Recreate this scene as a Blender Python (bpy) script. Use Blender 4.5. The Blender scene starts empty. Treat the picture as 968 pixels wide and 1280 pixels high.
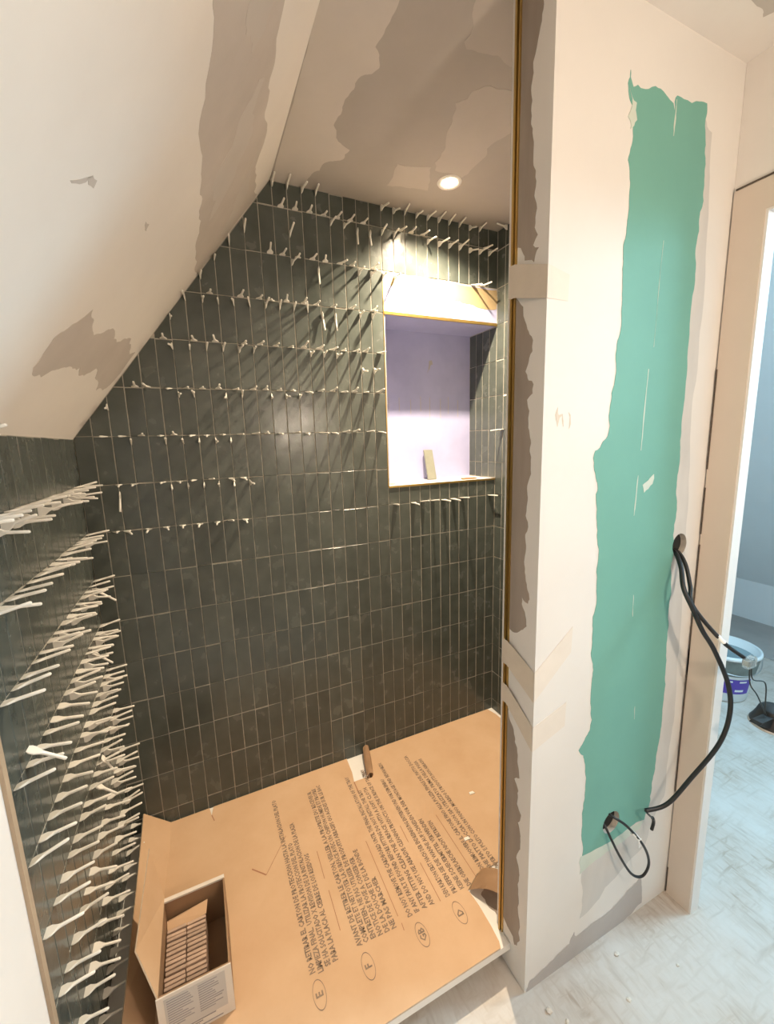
import bpy, bmesh, math, random
from mathutils import Vector, Matrix, noise
from mathutils.geometry import tessellate_polygon

random.seed(7)
S = bpy.context.scene
COL = S.collection
PI = math.pi

# ------------------------------------------------------------------ camera
CAMC = Vector((0.33416, -1.57888, 1.39863))
RR = ((0.908111, -0.417705, -0.029280), (-0.095767, -0.139112, -0.985635), (0.407631, 0.897870, -0.166332))
FPX = 518.95
cam = bpy.data.cameras.new('camera')
camo = bpy.data.objects.new('camera', cam)
COL.objects.link(camo)
cx, cy, cz = Vector(RR[0]), -Vector(RR[1]), -Vector(RR[2])
camo.matrix_world = Matrix(((cx.x, cy.x, cz.x, CAMC.x), (cx.y, cy.y, cz.y, CAMC.y), (cx.z, cy.z, cz.z, CAMC.z), (0, 0, 0, 1)))
cam.sensor_fit = 'HORIZONTAL'
cam.sensor_width = 36.0
cam.lens = FPX / 968.0 * 36.0
cam.clip_start = 0.02
S.camera = camo

def project(p):
    d = Vector(p) - CAMC
    x, y, z = (Vector(r).dot(d) for r in RR)
    if z < 0.03:
        return (-9999, -9999)
    return (484 + FPX * x / z, 640 + FPX * y / z)

# ------------------------------------------------------------------ world, lights, exposure
W = bpy.data.worlds.new('world')
S.world = W
W.use_nodes = True
W.node_tree.nodes['Background'].inputs[0].default_value = (0.50, 0.72, 1.0, 1)
W.node_tree.nodes['Background'].inputs[1].default_value = 1.0
S.view_settings.view_transform = 'Standard'
S.view_settings.look = 'None'
S.view_settings.gamma = 1.0
S.view_settings.use_curve_mapping = False
S.view_settings.exposure = 0.10

WARM = (1.0, 0.81, 0.58)
WARM2 = (1.0, 0.82, 0.65)
SHOWER_LAMP = (1.231, -0.212, 2.283)
HALL_LAMP = (1.13, -1.95, 1.55)
SHOWER_W = 42.0
HALL_W = 88.0
WINDOW_W = 50.0

def add_light(name, kind, loc, energy, color, **kw):
    l = bpy.data.lights.new(name, kind)
    l.energy = energy
    l.color = color
    for k, v in kw.items():
        setattr(l, k, v)
    o = bpy.data.objects.new(name, l)
    o.location = loc
    COL.objects.link(o)
    return o

# daylight entering the neighbouring room by its roof window
wl = add_light('window_daylight', 'AREA', (2.835, -1.35, 2.05), WINDOW_W, (0.47, 0.79, 1.0), shape='RECTANGLE', size=0.44, size_y=0.48)
wl.rotation_euler = Matrix(((0, -0.6106, 0.7919), (1, 0, 0), (0, 0.7919, 0.6106))).to_euler()   # faces down into the room, in the plane of the roof

# ------------------------------------------------------------------ dimensions
h = 0.1525            # tile row pitch
w = 0.05055           # tile column pitch
Z0 = 14.45 * h        # height of row line 0
XR = 32 * w           # right shower wall
ZC = 0.02             # cardboard surface
ZF = -0.075           # floor
CEIL = 2.283
CEIL2 = 2.25
SLOPE = 1.297
SZ = 1.437            # slope spring height at X=0
XS = (CEIL - SZ) / SLOPE
YP = -0.91            # partition front face
XP = 1.002            # partition end face
XD = 1.60             # doorway wall

# ------------------------------------------------------------------ materials
def mat(name, color, rough=0.6, metallic=0.0, mottling=0.0, scale=8.0, bump=0.0, bscale=40.0, color2=None, spec=0.5, coat=0.0,
        stretch=(1, 1, 1), rnd=0.0, emission=None, estr=0.0, trans=0.0, alpha=1.0):
    m = bpy.data.materials.new(name)
    m.use_nodes = True
    nt = m.node_tree
    b = nt.nodes['Principled BSDF']
    b.inputs['Base Color'].default_value = (*color, 1)
    b.inputs['Roughness'].default_value = rough
    b.inputs['Metallic'].default_value = metallic
    b.inputs['Specular IOR Level'].default_value = spec
    b.inputs['Coat Weight'].default_value = coat
    b.inputs['Transmission Weight'].default_value = trans
    b.inputs['Alpha'].default_value = alpha
    if emission:
        b.inputs['Emission Color'].default_value = (*emission, 1)
        b.inputs['Emission Strength'].default_value = estr
    geo = nt.nodes.new('ShaderNodeNewGeometry')
    mp = nt.nodes.new('ShaderNodeMapping')
    mp.inputs['Scale'].default_value = stretch
    nt.links.new(geo.outputs['Position'], mp.inputs['Vector'])
    if mottling > 0:
        n = nt.nodes.new('ShaderNodeTexNoise')
        n.inputs['Scale'].default_value = scale
        n.inputs['Detail'].default_value = 6
        n.inputs['Roughness'].default_value = 0.6
        nt.links.new(mp.outputs[0], n.inputs['Vector'])
        r = nt.nodes.new('ShaderNodeMapRange')
        r.inputs['From Min'].default_value = 0.3
        r.inputs['From Max'].default_value = 0.7
        nt.links.new(n.outputs['Fac'], r.inputs['Value'])
        mx = nt.nodes.new('ShaderNodeMix')
        mx.data_type = 'RGBA'
        c2 = color2 or tuple(c * (1 - mottling) for c in color)
        mx.inputs[6].default_value = (*color, 1)
        mx.inputs[7].default_value = (*c2, 1)
        nt.links.new(r.outputs[0], mx.inputs[0])
        out = mx.outputs[2]
        if rnd > 0:
            oi = nt.nodes.new('ShaderNodeObjectInfo')
            rr = nt.nodes.new('ShaderNodeMapRange')
            rr.inputs['To Min'].default_value = 1 - rnd
            rr.inputs['To Max'].default_value = 1 + rnd
            nt.links.new(oi.outputs['Random'], rr.inputs['Value'])
            hs = nt.nodes.new('ShaderNodeHueSaturation')
            nt.links.new(rr.outputs[0], hs.inputs['Value'])
            nt.links.new(out, hs.inputs['Color'])
            out = hs.outputs[0]
        nt.links.new(out, b.inputs['Base Color'])
    if bump > 0:
        n2 = nt.nodes.new('ShaderNodeTexNoise')
        n2.inputs['Scale'].default_value = bscale
        n2.inputs['Detail'].default_value = 4
        nt.links.new(mp.outputs[0], n2.inputs['Vector'])
        bp = nt.nodes.new('ShaderNodeBump')
        bp.inputs['Strength'].default_value = bump
        bp.inputs['Distance'].default_value = 0.004
        nt.links.new(n2.outputs['Fac'], bp.inputs['Height'])
        nt.links.new(bp.outputs[0], b.inputs['Normal'])
    return m

M = {}
M['plaster'] = mat('plaster', (0.78, 0.73, 0.68), 0.85, mottling=0.06, scale=5, bump=0.05, bscale=30)
M['plaster_white'] = mat('plaster_white', (0.76, 0.73, 0.69), 0.8, mottling=0.05, scale=4, bump=0.04, bscale=25)
M['slope_plaster'] = mat('slope_plaster', (0.86, 0.81, 0.75), 0.85, mottling=0.07, scale=3, bump=0.05, bscale=20)
M['board_grey'] = mat('board_grey', (0.60, 0.54, 0.485), 0.9, mottling=0.12, scale=6, bump=0.04, bscale=60)
M['ceiling_grey'] = mat('ceiling_grey', (0.43, 0.39, 0.35), 0.9, mottling=0.10, scale=4, bump=0.04, bscale=40)
M['ceiling_light'] = mat('ceiling_light', (0.60, 0.55, 0.50), 0.85, mottling=0.08, scale=5, bump=0.03, bscale=30)
M['ceiling_mid'] = mat('ceiling_mid', (0.50, 0.455, 0.41), 0.85, mottling=0.08, scale=7, bump=0.03, bscale=30)
M['adhesive'] = mat('adhesive', (0.48, 0.45, 0.39), 0.9, mottling=0.35, scale=30, bump=0.4, bscale=120)
M['green'] = mat('green_board', (0.17, 0.41, 0.34), 0.8, mottling=0.10, scale=4, bump=0.02, bscale=50)
M['thin_coat'] = mat('thin_coat', (0.66, 0.64, 0.61), 0.85, mottling=0.15, scale=9, stretch=(1, 1, 0.4))
M['base_grey'] = mat('base_primer_grey', (0.47, 0.44, 0.42), 0.85, mottling=0.12, scale=6)  # grey of the base coat, the scuff mark and the floor strip
M['scrape_and_shade'] = mat('scrape_and_shade', (0.38, 0.32, 0.27), 0.85, mottling=0.25, scale=14, stretch=(1, 1, 0.15), bump=0.15, bscale=50)  # brown of scraped plaster, also of the painted shade under the tongue
M['pale_green'] = mat('smeared_green', (0.62, 0.68, 0.60), 0.85, mottling=0.12, scale=10)
M['brass'] = mat('brass', (0.62, 0.42, 0.14), 0.33, metallic=0.9, mottling=0.25, scale=20, stretch=(1, 1, .1))
M['brass_dark'] = mat('brass_dark', (0.10, 0.055, 0.02), 0.5, metallic=0.4)
M['tape'] = mat('masking_tape', (0.66, 0.58, 0.48), 0.75, mottling=0.08, scale=20, bump=0.1, bscale=200)
M['tape_pale'] = mat('tape_pale', (0.77, 0.70, 0.62), 0.8, mottling=0.06, scale=20)
M['lilac'] = mat('lilac_primer', (0.44, 0.45, 0.68), 0.75, mottling=0.14, scale=7, color2=(0.37, 0.38, 0.60), bump=0.12, bscale=60)
M['band_yellow'] = mat('band_yellow', (0.42, 0.31, 0.17), 0.85, mottling=0.15, scale=14, bump=0.1)
M['wedge'] = mat('wedge_plastic', (0.86, 0.83, 0.76), 0.38, mottling=0.05, scale=10, spec=0.5)
M['tile_body'] = mat('tile_body', (0.50, 0.47, 0.41), 0.85, mottling=0.2, scale=60)
M['tile_sheen'] = mat('tile_sheen', (0.25, 0.255, 0.21), 0.45, mottling=0.15, scale=30)  # paler than the wall glaze, the glaze's reflection is put into the colour
M['card'] = mat('cardboard', (0.56, 0.36, 0.21), 0.8, mottling=0.10, scale=6, color2=(0.62, 0.42, 0.26), bump=0.06, bscale=60)
M['card_edge'] = mat('cardboard_edge', (0.66, 0.52, 0.38), 0.85, mottling=0.2, scale=90)
M['card_dark'] = mat('box_cardboard', (0.33, 0.20, 0.11), 0.8, mottling=0.12, scale=10, bump=0.06, bscale=60)
M['ink'] = mat('ink', (0.15, 0.11, 0.085), 0.7, mottling=0.5, scale=55, color2=(0.30, 0.21, 0.14))
M['ink_red'] = mat('ink_red', (0.36, 0.17, 0.09), 0.7)
M['tray'] = mat('tray', (0.80, 0.78, 0.74), 0.5, mottling=0.05, scale=10)
M['tray_base'] = mat('tray_base', (0.10, 0.085, 0.07), 0.9)
M['label_white'] = mat('label_white', (0.70, 0.64, 0.57), 0.7, mottling=0.06, scale=20)
M['label_grey'] = mat('label_grey', (0.52, 0.49, 0.46), 0.7)
M['label_ink'] = mat('label_ink', (0.30, 0.28, 0.28), 0.7)
M['spare_edge'] = mat('spare_tile_edge', (0.50, 0.36, 0.27), 0.8, mottling=0.2, scale=50, rnd=0.15)
M['cable'] = mat('cable_black', (0.012, 0.012, 0.013), 0.38)
M['wire'] = mat('wire_dark', (0.03, 0.035, 0.035), 0.45)
M['white_plastic'] = mat('white_plastic', (0.82, 0.82, 0.80), 0.4)
M['hole_shade'] = mat('painted_hole_shade', (0.02, 0.018, 0.016), 0.9)
M['hole_edge'] = mat('board_core', (0.60, 0.54, 0.46), 0.9, mottling=0.2, scale=80)
M['bucket_white'] = mat('bucket_white', (0.74, 0.77, 0.78), 0.4)
M['bucket_grey'] = mat('bucket_grey', (0.20, 0.22, 0.20), 0.5, mottling=0.3, scale=20)
M['purple'] = mat('label_purple', (0.10, 0.055, 0.38), 0.5)
M['water'] = mat('bucket_water', (0.20, 0.27, 0.29), 0.08)
M['metal'] = mat('metal', (0.55, 0.55, 0.55), 0.35, metallic=1.0)
M['black'] = mat('black_plastic', (0.012, 0.012, 0.012), 0.4)
M['clear'] = mat('clear_plastic', (0.80, 0.87, 0.87), 0.12, trans=0.8)
M['lens'] = mat('lamp_lens', (1, 0.9, 0.7), 0.4, emission=(1.0, 0.80, 0.52), estr=60.0)
M['bulb'] = mat('bulb_glass', (1, .9, .75), 0.3, emission=(1.0, 0.78, 0.50), estr=20.0)
M['bezel'] = mat('lamp_bezel', (0.80, 0.77, 0.72), 0.4)
M['casing'] = mat('casing_paint', (0.66, 0.56, 0.47), 0.75, mottling=0.06, scale=4)
M['jamb'] = mat('jamb_paint', (0.78, 0.74, 0.70), 0.7, mottling=0.05, scale=5)
M['room_white'] = mat('room_wall', (0.80, 0.83, 0.84), 0.85, mottling=0.05, scale=3)
M['knee_white'] = mat('knee_wall', (0.82, 0.84, 0.85), 0.85)
M['crack'] = mat('crack', (0.10, 0.075, 0.055), 0.9)
M['wood_trim'] = mat('wood_trim', (0.46, 0.34, 0.23), 0.6, mottling=0.3, scale=12, stretch=(3, 3, 0.4))
M['crumb'] = mat('crumb', (0.62, 0.57, 0.50), 0.85)
M['glass'] = mat('glass', (1, 1, 1), 0.02, trans=1.0)

def glaze_material():
    m = bpy.data.materials.new('tile_glaze')
    m.use_nodes = True
    nt = m.node_tree
    b = nt.nodes['Principled BSDF']
    geo = nt.nodes.new('ShaderNodeNewGeometry')
    oi = nt.nodes.new('ShaderNodeObjectInfo')
    va = nt.nodes.new('ShaderNodeVectorMath'); va.operation = 'SCALE'
    cmb = nt.nodes.new('ShaderNodeCombineXYZ')
    for i in range(3):
        nt.links.new(oi.outputs['Random'], cmb.inputs[i])
    nt.links.new(cmb.outputs[0], va.inputs[0]); va.inputs['Scale'].default_value = 7.0
    ad = nt.nodes.new('ShaderNodeVectorMath'); ad.operation = 'ADD'
    nt.links.new(geo.outputs['Position'], ad.inputs[0]); nt.links.new(va.outputs[0], ad.inputs[1])
    n = nt.nodes.new('ShaderNodeTexNoise'); n.inputs['Scale'].default_value = 16; n.inputs['Detail'].default_value = 5
    nt.links.new(ad.outputs[0], n.inputs['Vector'])
    cr = nt.nodes.new('ShaderNodeValToRGB')
    cr.color_ramp.elements[0].position = 0.3; cr.color_ramp.elements[0].color = (0.060, 0.070, 0.062, 1)
    cr.color_ramp.elements[1].position = 0.75; cr.color_ramp.elements[1].color = (0.092, 0.104, 0.093, 1)
    nt.links.new(n.outputs['Fac'], cr.inputs[0])
    rr = nt.nodes.new('ShaderNodeMapRange'); rr.inputs['To Min'].default_value = 0.90; rr.inputs['To Max'].default_value = 1.12
    nt.links.new(oi.outputs['Random'], rr.inputs['Value'])
    hs = nt.nodes.new('ShaderNodeHueSaturation')
    nt.links.new(rr.outputs[0], hs.inputs['Value']); nt.links.new(cr.outputs[0], hs.inputs['Color'])
    nt.links.new(hs.outputs[0], b.inputs['Base Color'])
    # glossy undulating glaze
    n2 = nt.nodes.new('ShaderNodeTexNoise'); n2.inputs['Scale'].default_value = 34; n2.inputs['Detail'].default_value = 3
    nt.links.new(ad.outputs[0], n2.inputs['Vector'])
    n3 = nt.nodes.new('ShaderNodeTexNoise'); n3.inputs['Scale'].default_value = 160; n3.inputs['Detail'].default_value = 2
    nt.links.new(ad.outputs[0], n3.inputs['Vector'])
    mth = nt.nodes.new('ShaderNodeMath'); mth.operation = 'MULTIPLY_ADD'; mth.inputs[1].default_value = 0.12
    nt.links.new(n3.outputs['Fac'], mth.inputs[0]); nt.links.new(n2.outputs['Fac'], mth.inputs[2])
    bp = nt.nodes.new('ShaderNodeBump'); bp.inputs['Strength'].default_value = 0.16; bp.inputs['Distance'].default_value = 0.004
    nt.links.new(mth.outputs[0], bp.inputs['Height'])
    nt.links.new(bp.outputs[0], b.inputs['Normal'])
    rg = nt.nodes.new('ShaderNodeMapRange'); rg.inputs['To Min'].default_value = 0.16; rg.inputs['To Max'].default_value = 0.34
    nt.links.new(n.outputs['Fac'], rg.inputs['Value']); nt.links.new(rg.outputs[0], b.inputs['Roughness'])
    b.inputs['Specular IOR Level'].default_value = 0.5
    return m
M['glaze'] = glaze_material()

def osb_material():
    m = bpy.data.materials.new('dusty_osb')
    m.use_nodes = True
    nt = m.node_tree
    b = nt.nodes['Principled BSDF']
    geo = nt.nodes.new('ShaderNodeNewGeometry')
    def chips(rot, sc):
        mp = nt.nodes.new('ShaderNodeMapping')
        mp.inputs['Rotation'].default_value = (0, 0, rot)
        mp.inputs['Scale'].default_value = sc
        nt.links.new(geo.outputs['Position'], mp.inputs['Vector'])
        nz = nt.nodes.new('ShaderNodeTexNoise'); nz.inputs['Scale'].default_value = 2.2; nz.inputs['Detail'].default_value = 5
        nz.inputs['Distortion'].default_value = 0.6
        nt.links.new(mp.outputs[0], nz.inputs['Vector'])
        return nz.outputs['Fac']
    a = chips(0.5, (5, 26, 5)); c = chips(-0.6, (24, 6, 5)); d = chips(1.2, (30, 7, 5))
    mxx = nt.nodes.new('ShaderNodeMath'); mxx.operation = 'MAXIMUM'
    nt.links.new(a, mxx.inputs[0]); nt.links.new(c, mxx.inputs[1])
    mx2 = nt.nodes.new('ShaderNodeMath'); mx2.operation = 'MAXIMUM'
    nt.links.new(mxx.outputs[0], mx2.inputs[0]); nt.links.new(d, mx2.inputs[1])
    ramp = nt.nodes.new('ShaderNodeValToRGB')
    e = ramp.color_ramp.elements
    e[0].position = 0.50; e[0].color = (0.53, 0.48, 0.43, 1)
    e[1].position = 0.76; e[1].color = (0.36, 0.29, 0.23, 1)
    el = ramp.color_ramp.elements.new(0.60); el.color = (0.48, 0.42, 0.36, 1)
    nt.links.new(mx2.outputs[0], ramp.inputs[0])
    # dust clouds
    du = nt.nodes.new('ShaderNodeTexNoise'); du.inputs['Scale'].default_value = 5.5; du.inputs['Detail'].default_value = 7
    nt.links.new(geo.outputs['Position'], du.inputs['Vector'])
    dr = nt.nodes.new('ShaderNodeMapRange'); dr.inputs['From Min'].default_value = 0.38; dr.inputs['From Max'].default_value = 0.65
    dr.inputs['To Max'].default_value = 0.75
    nt.links.new(du.outputs['Fac'], dr.inputs['Value'])
    mx = nt.nodes.new('ShaderNodeMix'); mx.data_type = 'RGBA'
    mx.inputs[7].default_value = (0.60, 0.575, 0.54, 1)
    nt.links.new(dr.outputs[0], mx.inputs[0]); nt.links.new(ramp.outputs[0], mx.inputs[6])
    nt.links.new(mx.outputs[2], b.inputs['Base Color'])
    b.inputs['Roughness'].default_value = 0.85
    bp = nt.nodes.new('ShaderNodeBump'); bp.inputs['Strength'].default_value = 0.14; bp.inputs['Distance'].default_value = 0.003
    nt.links.new(mx2.outputs[0], bp.inputs['Height']); nt.links.new(bp.outputs[0], b.inputs['Normal'])
    return m
M['osb'] = osb_material()

# ------------------------------------------------------------------ helpers
def obj(name, bm_or_me, mats, parent=None, kind=None):
    if isinstance(bm_or_me, bmesh.types.BMesh):
        me = bpy.data.meshes.new(name)
        bmesh.ops.recalc_face_normals(bm_or_me, faces=bm_or_me.faces[:])
        bm_or_me.to_mesh(me)
        bm_or_me.free()
    else:
        me = bm_or_me
    if mats and not len(me.materials):
        for m in (mats if isinstance(mats, (list, tuple)) else [mats]):
            me.materials.append(M[m] if isinstance(m, str) else m)
    o = bpy.data.objects.new(name, me)
    COL.objects.link(o)
    if parent:
        o.parent = parent
    if kind:
        o['kind'] = kind
    return o

def tag(o, label, cat, group=None):
    o['label'] = label
    o['category'] = cat
    if group:
        o['group'] = group
    return o

def empty(name, loc=(0, 0, 0), label=None, cat=None, group=None):
    o = bpy.data.objects.new(name, None)
    COL.objects.link(o)
    o.empty_display_size = 0.05
    o.location = loc
    if label:
        tag(o, label, cat, group)
    return o

def struct(name, bm, mats, label=None):
    o = obj(name, bm, mats, kind='structure')
    if label:
        o['label'] = label
    return o

def boxm(bm, a, b, mi=0):
    x0, y0, z0 = a
    x1, y1, z1 = b
    vs = [bm.verts.new(p) for p in ((x0, y0, z0), (x1, y0, z0), (x1, y1, z0), (x0, y1, z0), (x0, y0, z1), (x1, y0, z1), (x1, y1, z1), (x0, y1, z1))]
    for f in ((0, 3, 2, 1), (4, 5, 6, 7), (0, 1, 5, 4), (1, 2, 6, 5), (2, 3, 7, 6), (3, 0, 4, 7)):
        bm.faces.new([vs[i] for i in f]).material_index = mi
    return bm

def box(a, b, bevel=0.0):
    bm = bmesh.new()
    boxm(bm, a, b)
    if bevel:
        bmesh.ops.bevel(bm, geom=bm.edges[:], offset=bevel, segments=2, affect='EDGES')
    return bm

def prism(bm, pts, off, mi_top=0, mi_side=0, bottom=True):
    """pts: 3D polygon (any simple shape), extruded by vector off."""
    off = Vector(off)
    P = [Vector(p) for p in pts]
    tris = tessellate_polygon([P])
    a = [bm.verts.new(p) for p in P]
    b = [bm.verts.new(p + off) for p in P]
    for t in tris:
        try:
            bm.faces.new([b[i] for i in t]).material_index = mi_top
            if bottom:
                bm.faces.new([a[i] for i in reversed(t)]).material_index = mi_top
        except ValueError:
            pass
    n = len(P)
    for i in range(n):
        j = (i + 1) % n
        bm.faces.new((a[i], a[j], b[j], b[i])).material_index = mi_side
    return bm

def jag(pts, amp, levels=3, seed=1, closed=True):
    """fractal roughening of a 2D polyline"""
    rnd = random.Random(seed)
    P = [Vector((p[0], p[1])) for p in pts]
    for l in range(levels):
        Q = []
        n = len(P)
        rng = n if closed else n - 1
        for i in range(rng):
            a, b = P[i], P[(i + 1) % n]
            Q.append(a)
            d = b - a
            if d.length > 0.012:
                nrm = Vector((-d.y, d.x)).normalized()
                k = min(amp, d.length * 0.22) * (0.6 ** l)
                Q.append(a + d * rnd.uniform(.4, .6) + nrm * rnd.uniform(-k, k))
        if not closed:
            Q.append(P[-1])
        P = Q
    return P

def patch(name, parent, pts2, fmap, nrm, m, amp=0.01, levels=4, seed=1, t=0.0006, label=None):
    """thin coat of plaster / tape etc. lying on a surface. fmap maps (u,v)->3D"""
    P = jag(pts2, amp, levels, seed) if amp > 0 else pts2
    bm = bmesh.new()
    prism(bm, [fmap(p[0], p[1]) for p in P], Vector(nrm) * t)
    o = obj(name, bm, m, parent)
    if label:
        o['label'] = label
    return o

def tube_mesh(bm, pts, r, seg=10, res=8, mi=0, cap=True):
    """round tube along a Catmull-Rom spline through pts; r float or list"""
    P = [Vector(p) for p in pts]
    C = []
    R_ = []
    rs = r if isinstance(r, (list, tuple)) else [r] * len(P)
    for i in range(len(P) - 1):
        p0 = P[max(i - 1, 0)]; p1 = P[i]; p2 = P[i + 1]; p3 = P[min(i + 2, len(P) - 1)]
        for k in range(res):
            t = k / res
            C.append(0.5 * ((2 * p1) + (-p0 + p2) * t + (2 * p0 - 5 * p1 + 4 * p2 - p3) * t * t + (-p0 + 3 * p1 - 3 * p2 + p3) * t ** 3))
            R_.append(rs[i] * (1 - t) + rs[i + 1] * t)
    C.append(P[-1]); R_.append(rs[-1])
    up = Vector((0.13, 0.27, 0.95)).normalized()
    rings = []
    for i, c in enumerate(C):
        t = (C[min(i + 1, len(C) - 1)] - C[max(i - 1, 0)]).normalized()
        u = (up - t * up.dot(t))
        if u.length < 1e-4:
            u = Vector((1, 0, 0)) - t * t.x
        u.normalize()
        up = u
        v = t.cross(u)
        rings.append([bm.verts.new(c + (u * math.cos(a) + v * math.sin(a)) * R_[i]) for a in (2 * PI * k / seg for k in range(seg))])
    for i in range(len(rings) - 1):
        for k in range(seg):
            f = bm.faces.new((rings[i][k], rings[i][(k + 1) % seg], rings[i + 1][(k + 1) % seg], rings[i + 1][k]))
            f.smooth = True
            f.material_index = mi
    if cap:
        bm.faces.new(rings[0][::-1]).material_index = mi
        bm.faces.new(rings[-1]).material_index = mi
    return bm

def lathe(bm, prof, seg=40, mi=0, center=(0, 0, 0)):
    c = Vector(center)
    rings = []
    for r, z in prof:
        rings.append([bm.verts.new(c + Vector((r * math.cos(2 * PI * k / seg), r * math.sin(2 * PI * k / seg), z))) for k in range(seg)])
    for i in range(len(rings) - 1):
        for k in range(seg):
            f = bm.faces.new((rings[i][k], rings[i][(k + 1) % seg], rings[i + 1][(k + 1) % seg], rings[i + 1][k]))
            f.smooth = True
            f.material_index = mi
    return rings

def ordinal(n):
    names = ['first', 'second', 'third', 'fourth', 'fifth', 'sixth', 'seventh', 'eighth', 'ninth', 'tenth', 'eleventh', 'twelfth']
    if n <= 12:
        return names[n - 1]
    suf = 'th' if 10 <= n % 100 <= 20 else {1: 'st', 2: 'nd', 3: 'rd'}.get(n % 10, 'th')
    return str(n) + suf

# ------------------------------------------------------------------ room shell
BACK = 0.0022         # joint depth: backing lies this far behind the tile faces
# back wall backing, with niche opening. (front plane of tiles Y=0)
NX0, NZ0, NZ1, NZT, ND = 21 * w, 1.214, 1.902, 2.042, 0.204
bm = bmesh.new()
def slab_xz(bm, pts, y0, y1):
    prism(bm, [(x, y0, z) for x, z in pts], (0, y1 - y0, 0))
slab_xz(bm, [(0, ZF), (NX0 + .006, ZF), (NX0 + .006, CEIL), (XS, CEIL), (0, SZ)], BACK, 0.30)
slab_xz(bm, [(NX0 + .006, ZF), (XR + .06, ZF), (XR + .06, NZ0 - .004), (NX0 + .006, NZ0 - .004)], BACK, 0.30)
slab_xz(bm, [(NX0 + .006, NZ1), (XR + .06, NZ1), (XR + .06, CEIL), (NX0 + .006, CEIL)], BACK, 0.30)
wall_back = struct('wall_back', bm, 'adhesive', 'back wall of the shower clad in dark green upright tiles around a niche')
# niche lining
bm = box((NX0 + .006, ND, NZ0 - .004), (XR + .03, 0.30, NZ1))
obj('niche_back_panel', bm, 'lilac', wall_back)['label'] = 'lilac primed back of the niche'
bm = box((NX0 + .006, 0.006, NZ1 - .006), (XR + .002, ND, NZ1 + .004))
obj('niche_soffit', bm, 'lilac', wall_back)
bm = box((NX0 + .0005, 0.004, NZ0), (NX0 + .007, ND, NZ1 - .006))
obj('niche_side_panel', bm, 'lilac', wall_back)
bm = box((NX0 + .006, -0.002, NZ0 - .006), (XR + .002, ND, NZ0 - .0005))
obj('niche_ledge', bm, 'plaster_white', wall_back)
bm = box((NX0, -0.004, NZ0 - .007), (XR, 0.0, NZ0 + .0015), 0.0006)
obj('ledge_trim', bm, 'brass', wall_back)['label'] = 'brass edge strip along the niche ledge'
# untiled band above niche
fb = lambda x, z: Vector((x, BACK + .0002, z))
bm = box((NX0 + .003, 0.001, NZ1), (XR, BACK + .003, NZT + .004))
band = obj('bare_band', bm, 'lilac', wall_back)
band['label'] = 'untiled lilac and ochre strip over the niche'
patch('plaster_smear', wall_back, [(NX0 + .004, NZT + .003), (XR - .002, NZT + .003), (XR - .002, NZT - .075), (1.45, NZT - .07), (1.38, NZT - .055), (1.30, NZT - .062), (1.22, NZT - .085), (1.12, NZT - .05), (NX0 + .004, NZT - .02)],
      lambda x, z: Vector((x, 0.001, z)), (0, -1, 0), 'band_yellow', 0.01, 4, 5)
bm = box((NX0, -0.003, NZ1 - .008), (XR, 0.004, NZ1 + .004), 0.0006)
obj('head_trim', bm, 'brass', wall_back)['label'] = 'brass edge strip along the niche head'
bm = box((NX0 - .002, -0.0015, NZ0), (NX0 + .001, 0.006, NZT), 0.0004)
obj('side_trim', bm, 'brass', wall_back)
# drips, screw mark on niche back
fn = lambda x, z: Vector((x, ND, z))
for k in range(9):
    x = 1.12 + k * 0.054 + random.uniform(-.008, .008)
    z1 = 1.60 + random.uniform(-.01, .01)
    L = random.uniform(.06, .13)
    patch('primer_drip', wall_back, [(x, z1), (x + .002, z1), (x + .0025, z1 - L), (x + .0005, z1 - L)], fn, (0, -1, 0), 'board_grey', 0, t=.0008)
patch('scuff_mark', wall_back, [(1.385, 1.77), (1.40, 1.775), (1.405, 1.755), (1.392, 1.748), (1.375, 1.715), (1.385, 1.75)], fn, (0, -1, 0), 'base_grey', 0.004, 3, 3)

# left wall (tiled part)
bm = box((-0.12, -0.765, ZF), (-BACK, 0.30, SZ + .06))
wall_left = struct('wall_left', bm, 'adhesive', 'left shower wall in dark upright tiles studded with white wedges')
# left wall continuing in plaster towards the viewer
bm = box((-0.12, -3.0, ZF), (0.004, -0.792, SZ + .05))
wall_leftp = struct('wall_left_hall', bm, 'plaster', 'plastered left wall of the hall under the slope')
bm = bmesh.new()
boxm(bm, (-0.02, -0.792, ZF), (0.010, -0.778, SZ))
boxm(bm, (-0.02, -0.778, ZF), (0.004, -0.763, SZ), 1)
trim_l = struct('trim_1', bm, ['wood_trim', 'brass_dark'], 'worn wooden edge strip ending the left tiling')
# right shower wall
bm = box((XR + BACK, -0.91, ZF), (XR + .06, ND, CEIL))
wall_right = struct('wall_right', bm, 'adhesive', 'right shower wall in dark upright tiles running into the niche')
# partition
bm = box((XP, YP, ZF), (XD + .04, -0.795, CEIL))
wall_part = struct('wall_partition', bm, 'plaster_white', 'plastered partition with an exposed green board panel')
# doorway wall
bm = bmesh.new()
boxm(bm, (XD, -0.983, ZF), (XD + .033, YP - .0005, 1.907))            # nib beside opening
boxm(bm, (XD, -3.0, ZF), (XD + .033, -1.76, 1.907))
boxm(bm, (XD, -3.0, 1.907), (XD + .033, YP - .0005, CEIL2))
wall_door = struct('wall_doorway', bm, 'plaster', 'plastered wall with the doorway to the bright room')
# hall end
struct('wall_hall_end', box((-0.12, -3.12, ZF), (XD + .10, -3.0, CEIL)), 'plaster')
# floor
struct('floor', box((-0.15, -3.12, ZF - .05), (4.4, 1.6, ZF)), 'osb', 'dusty strand board floor')
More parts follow.
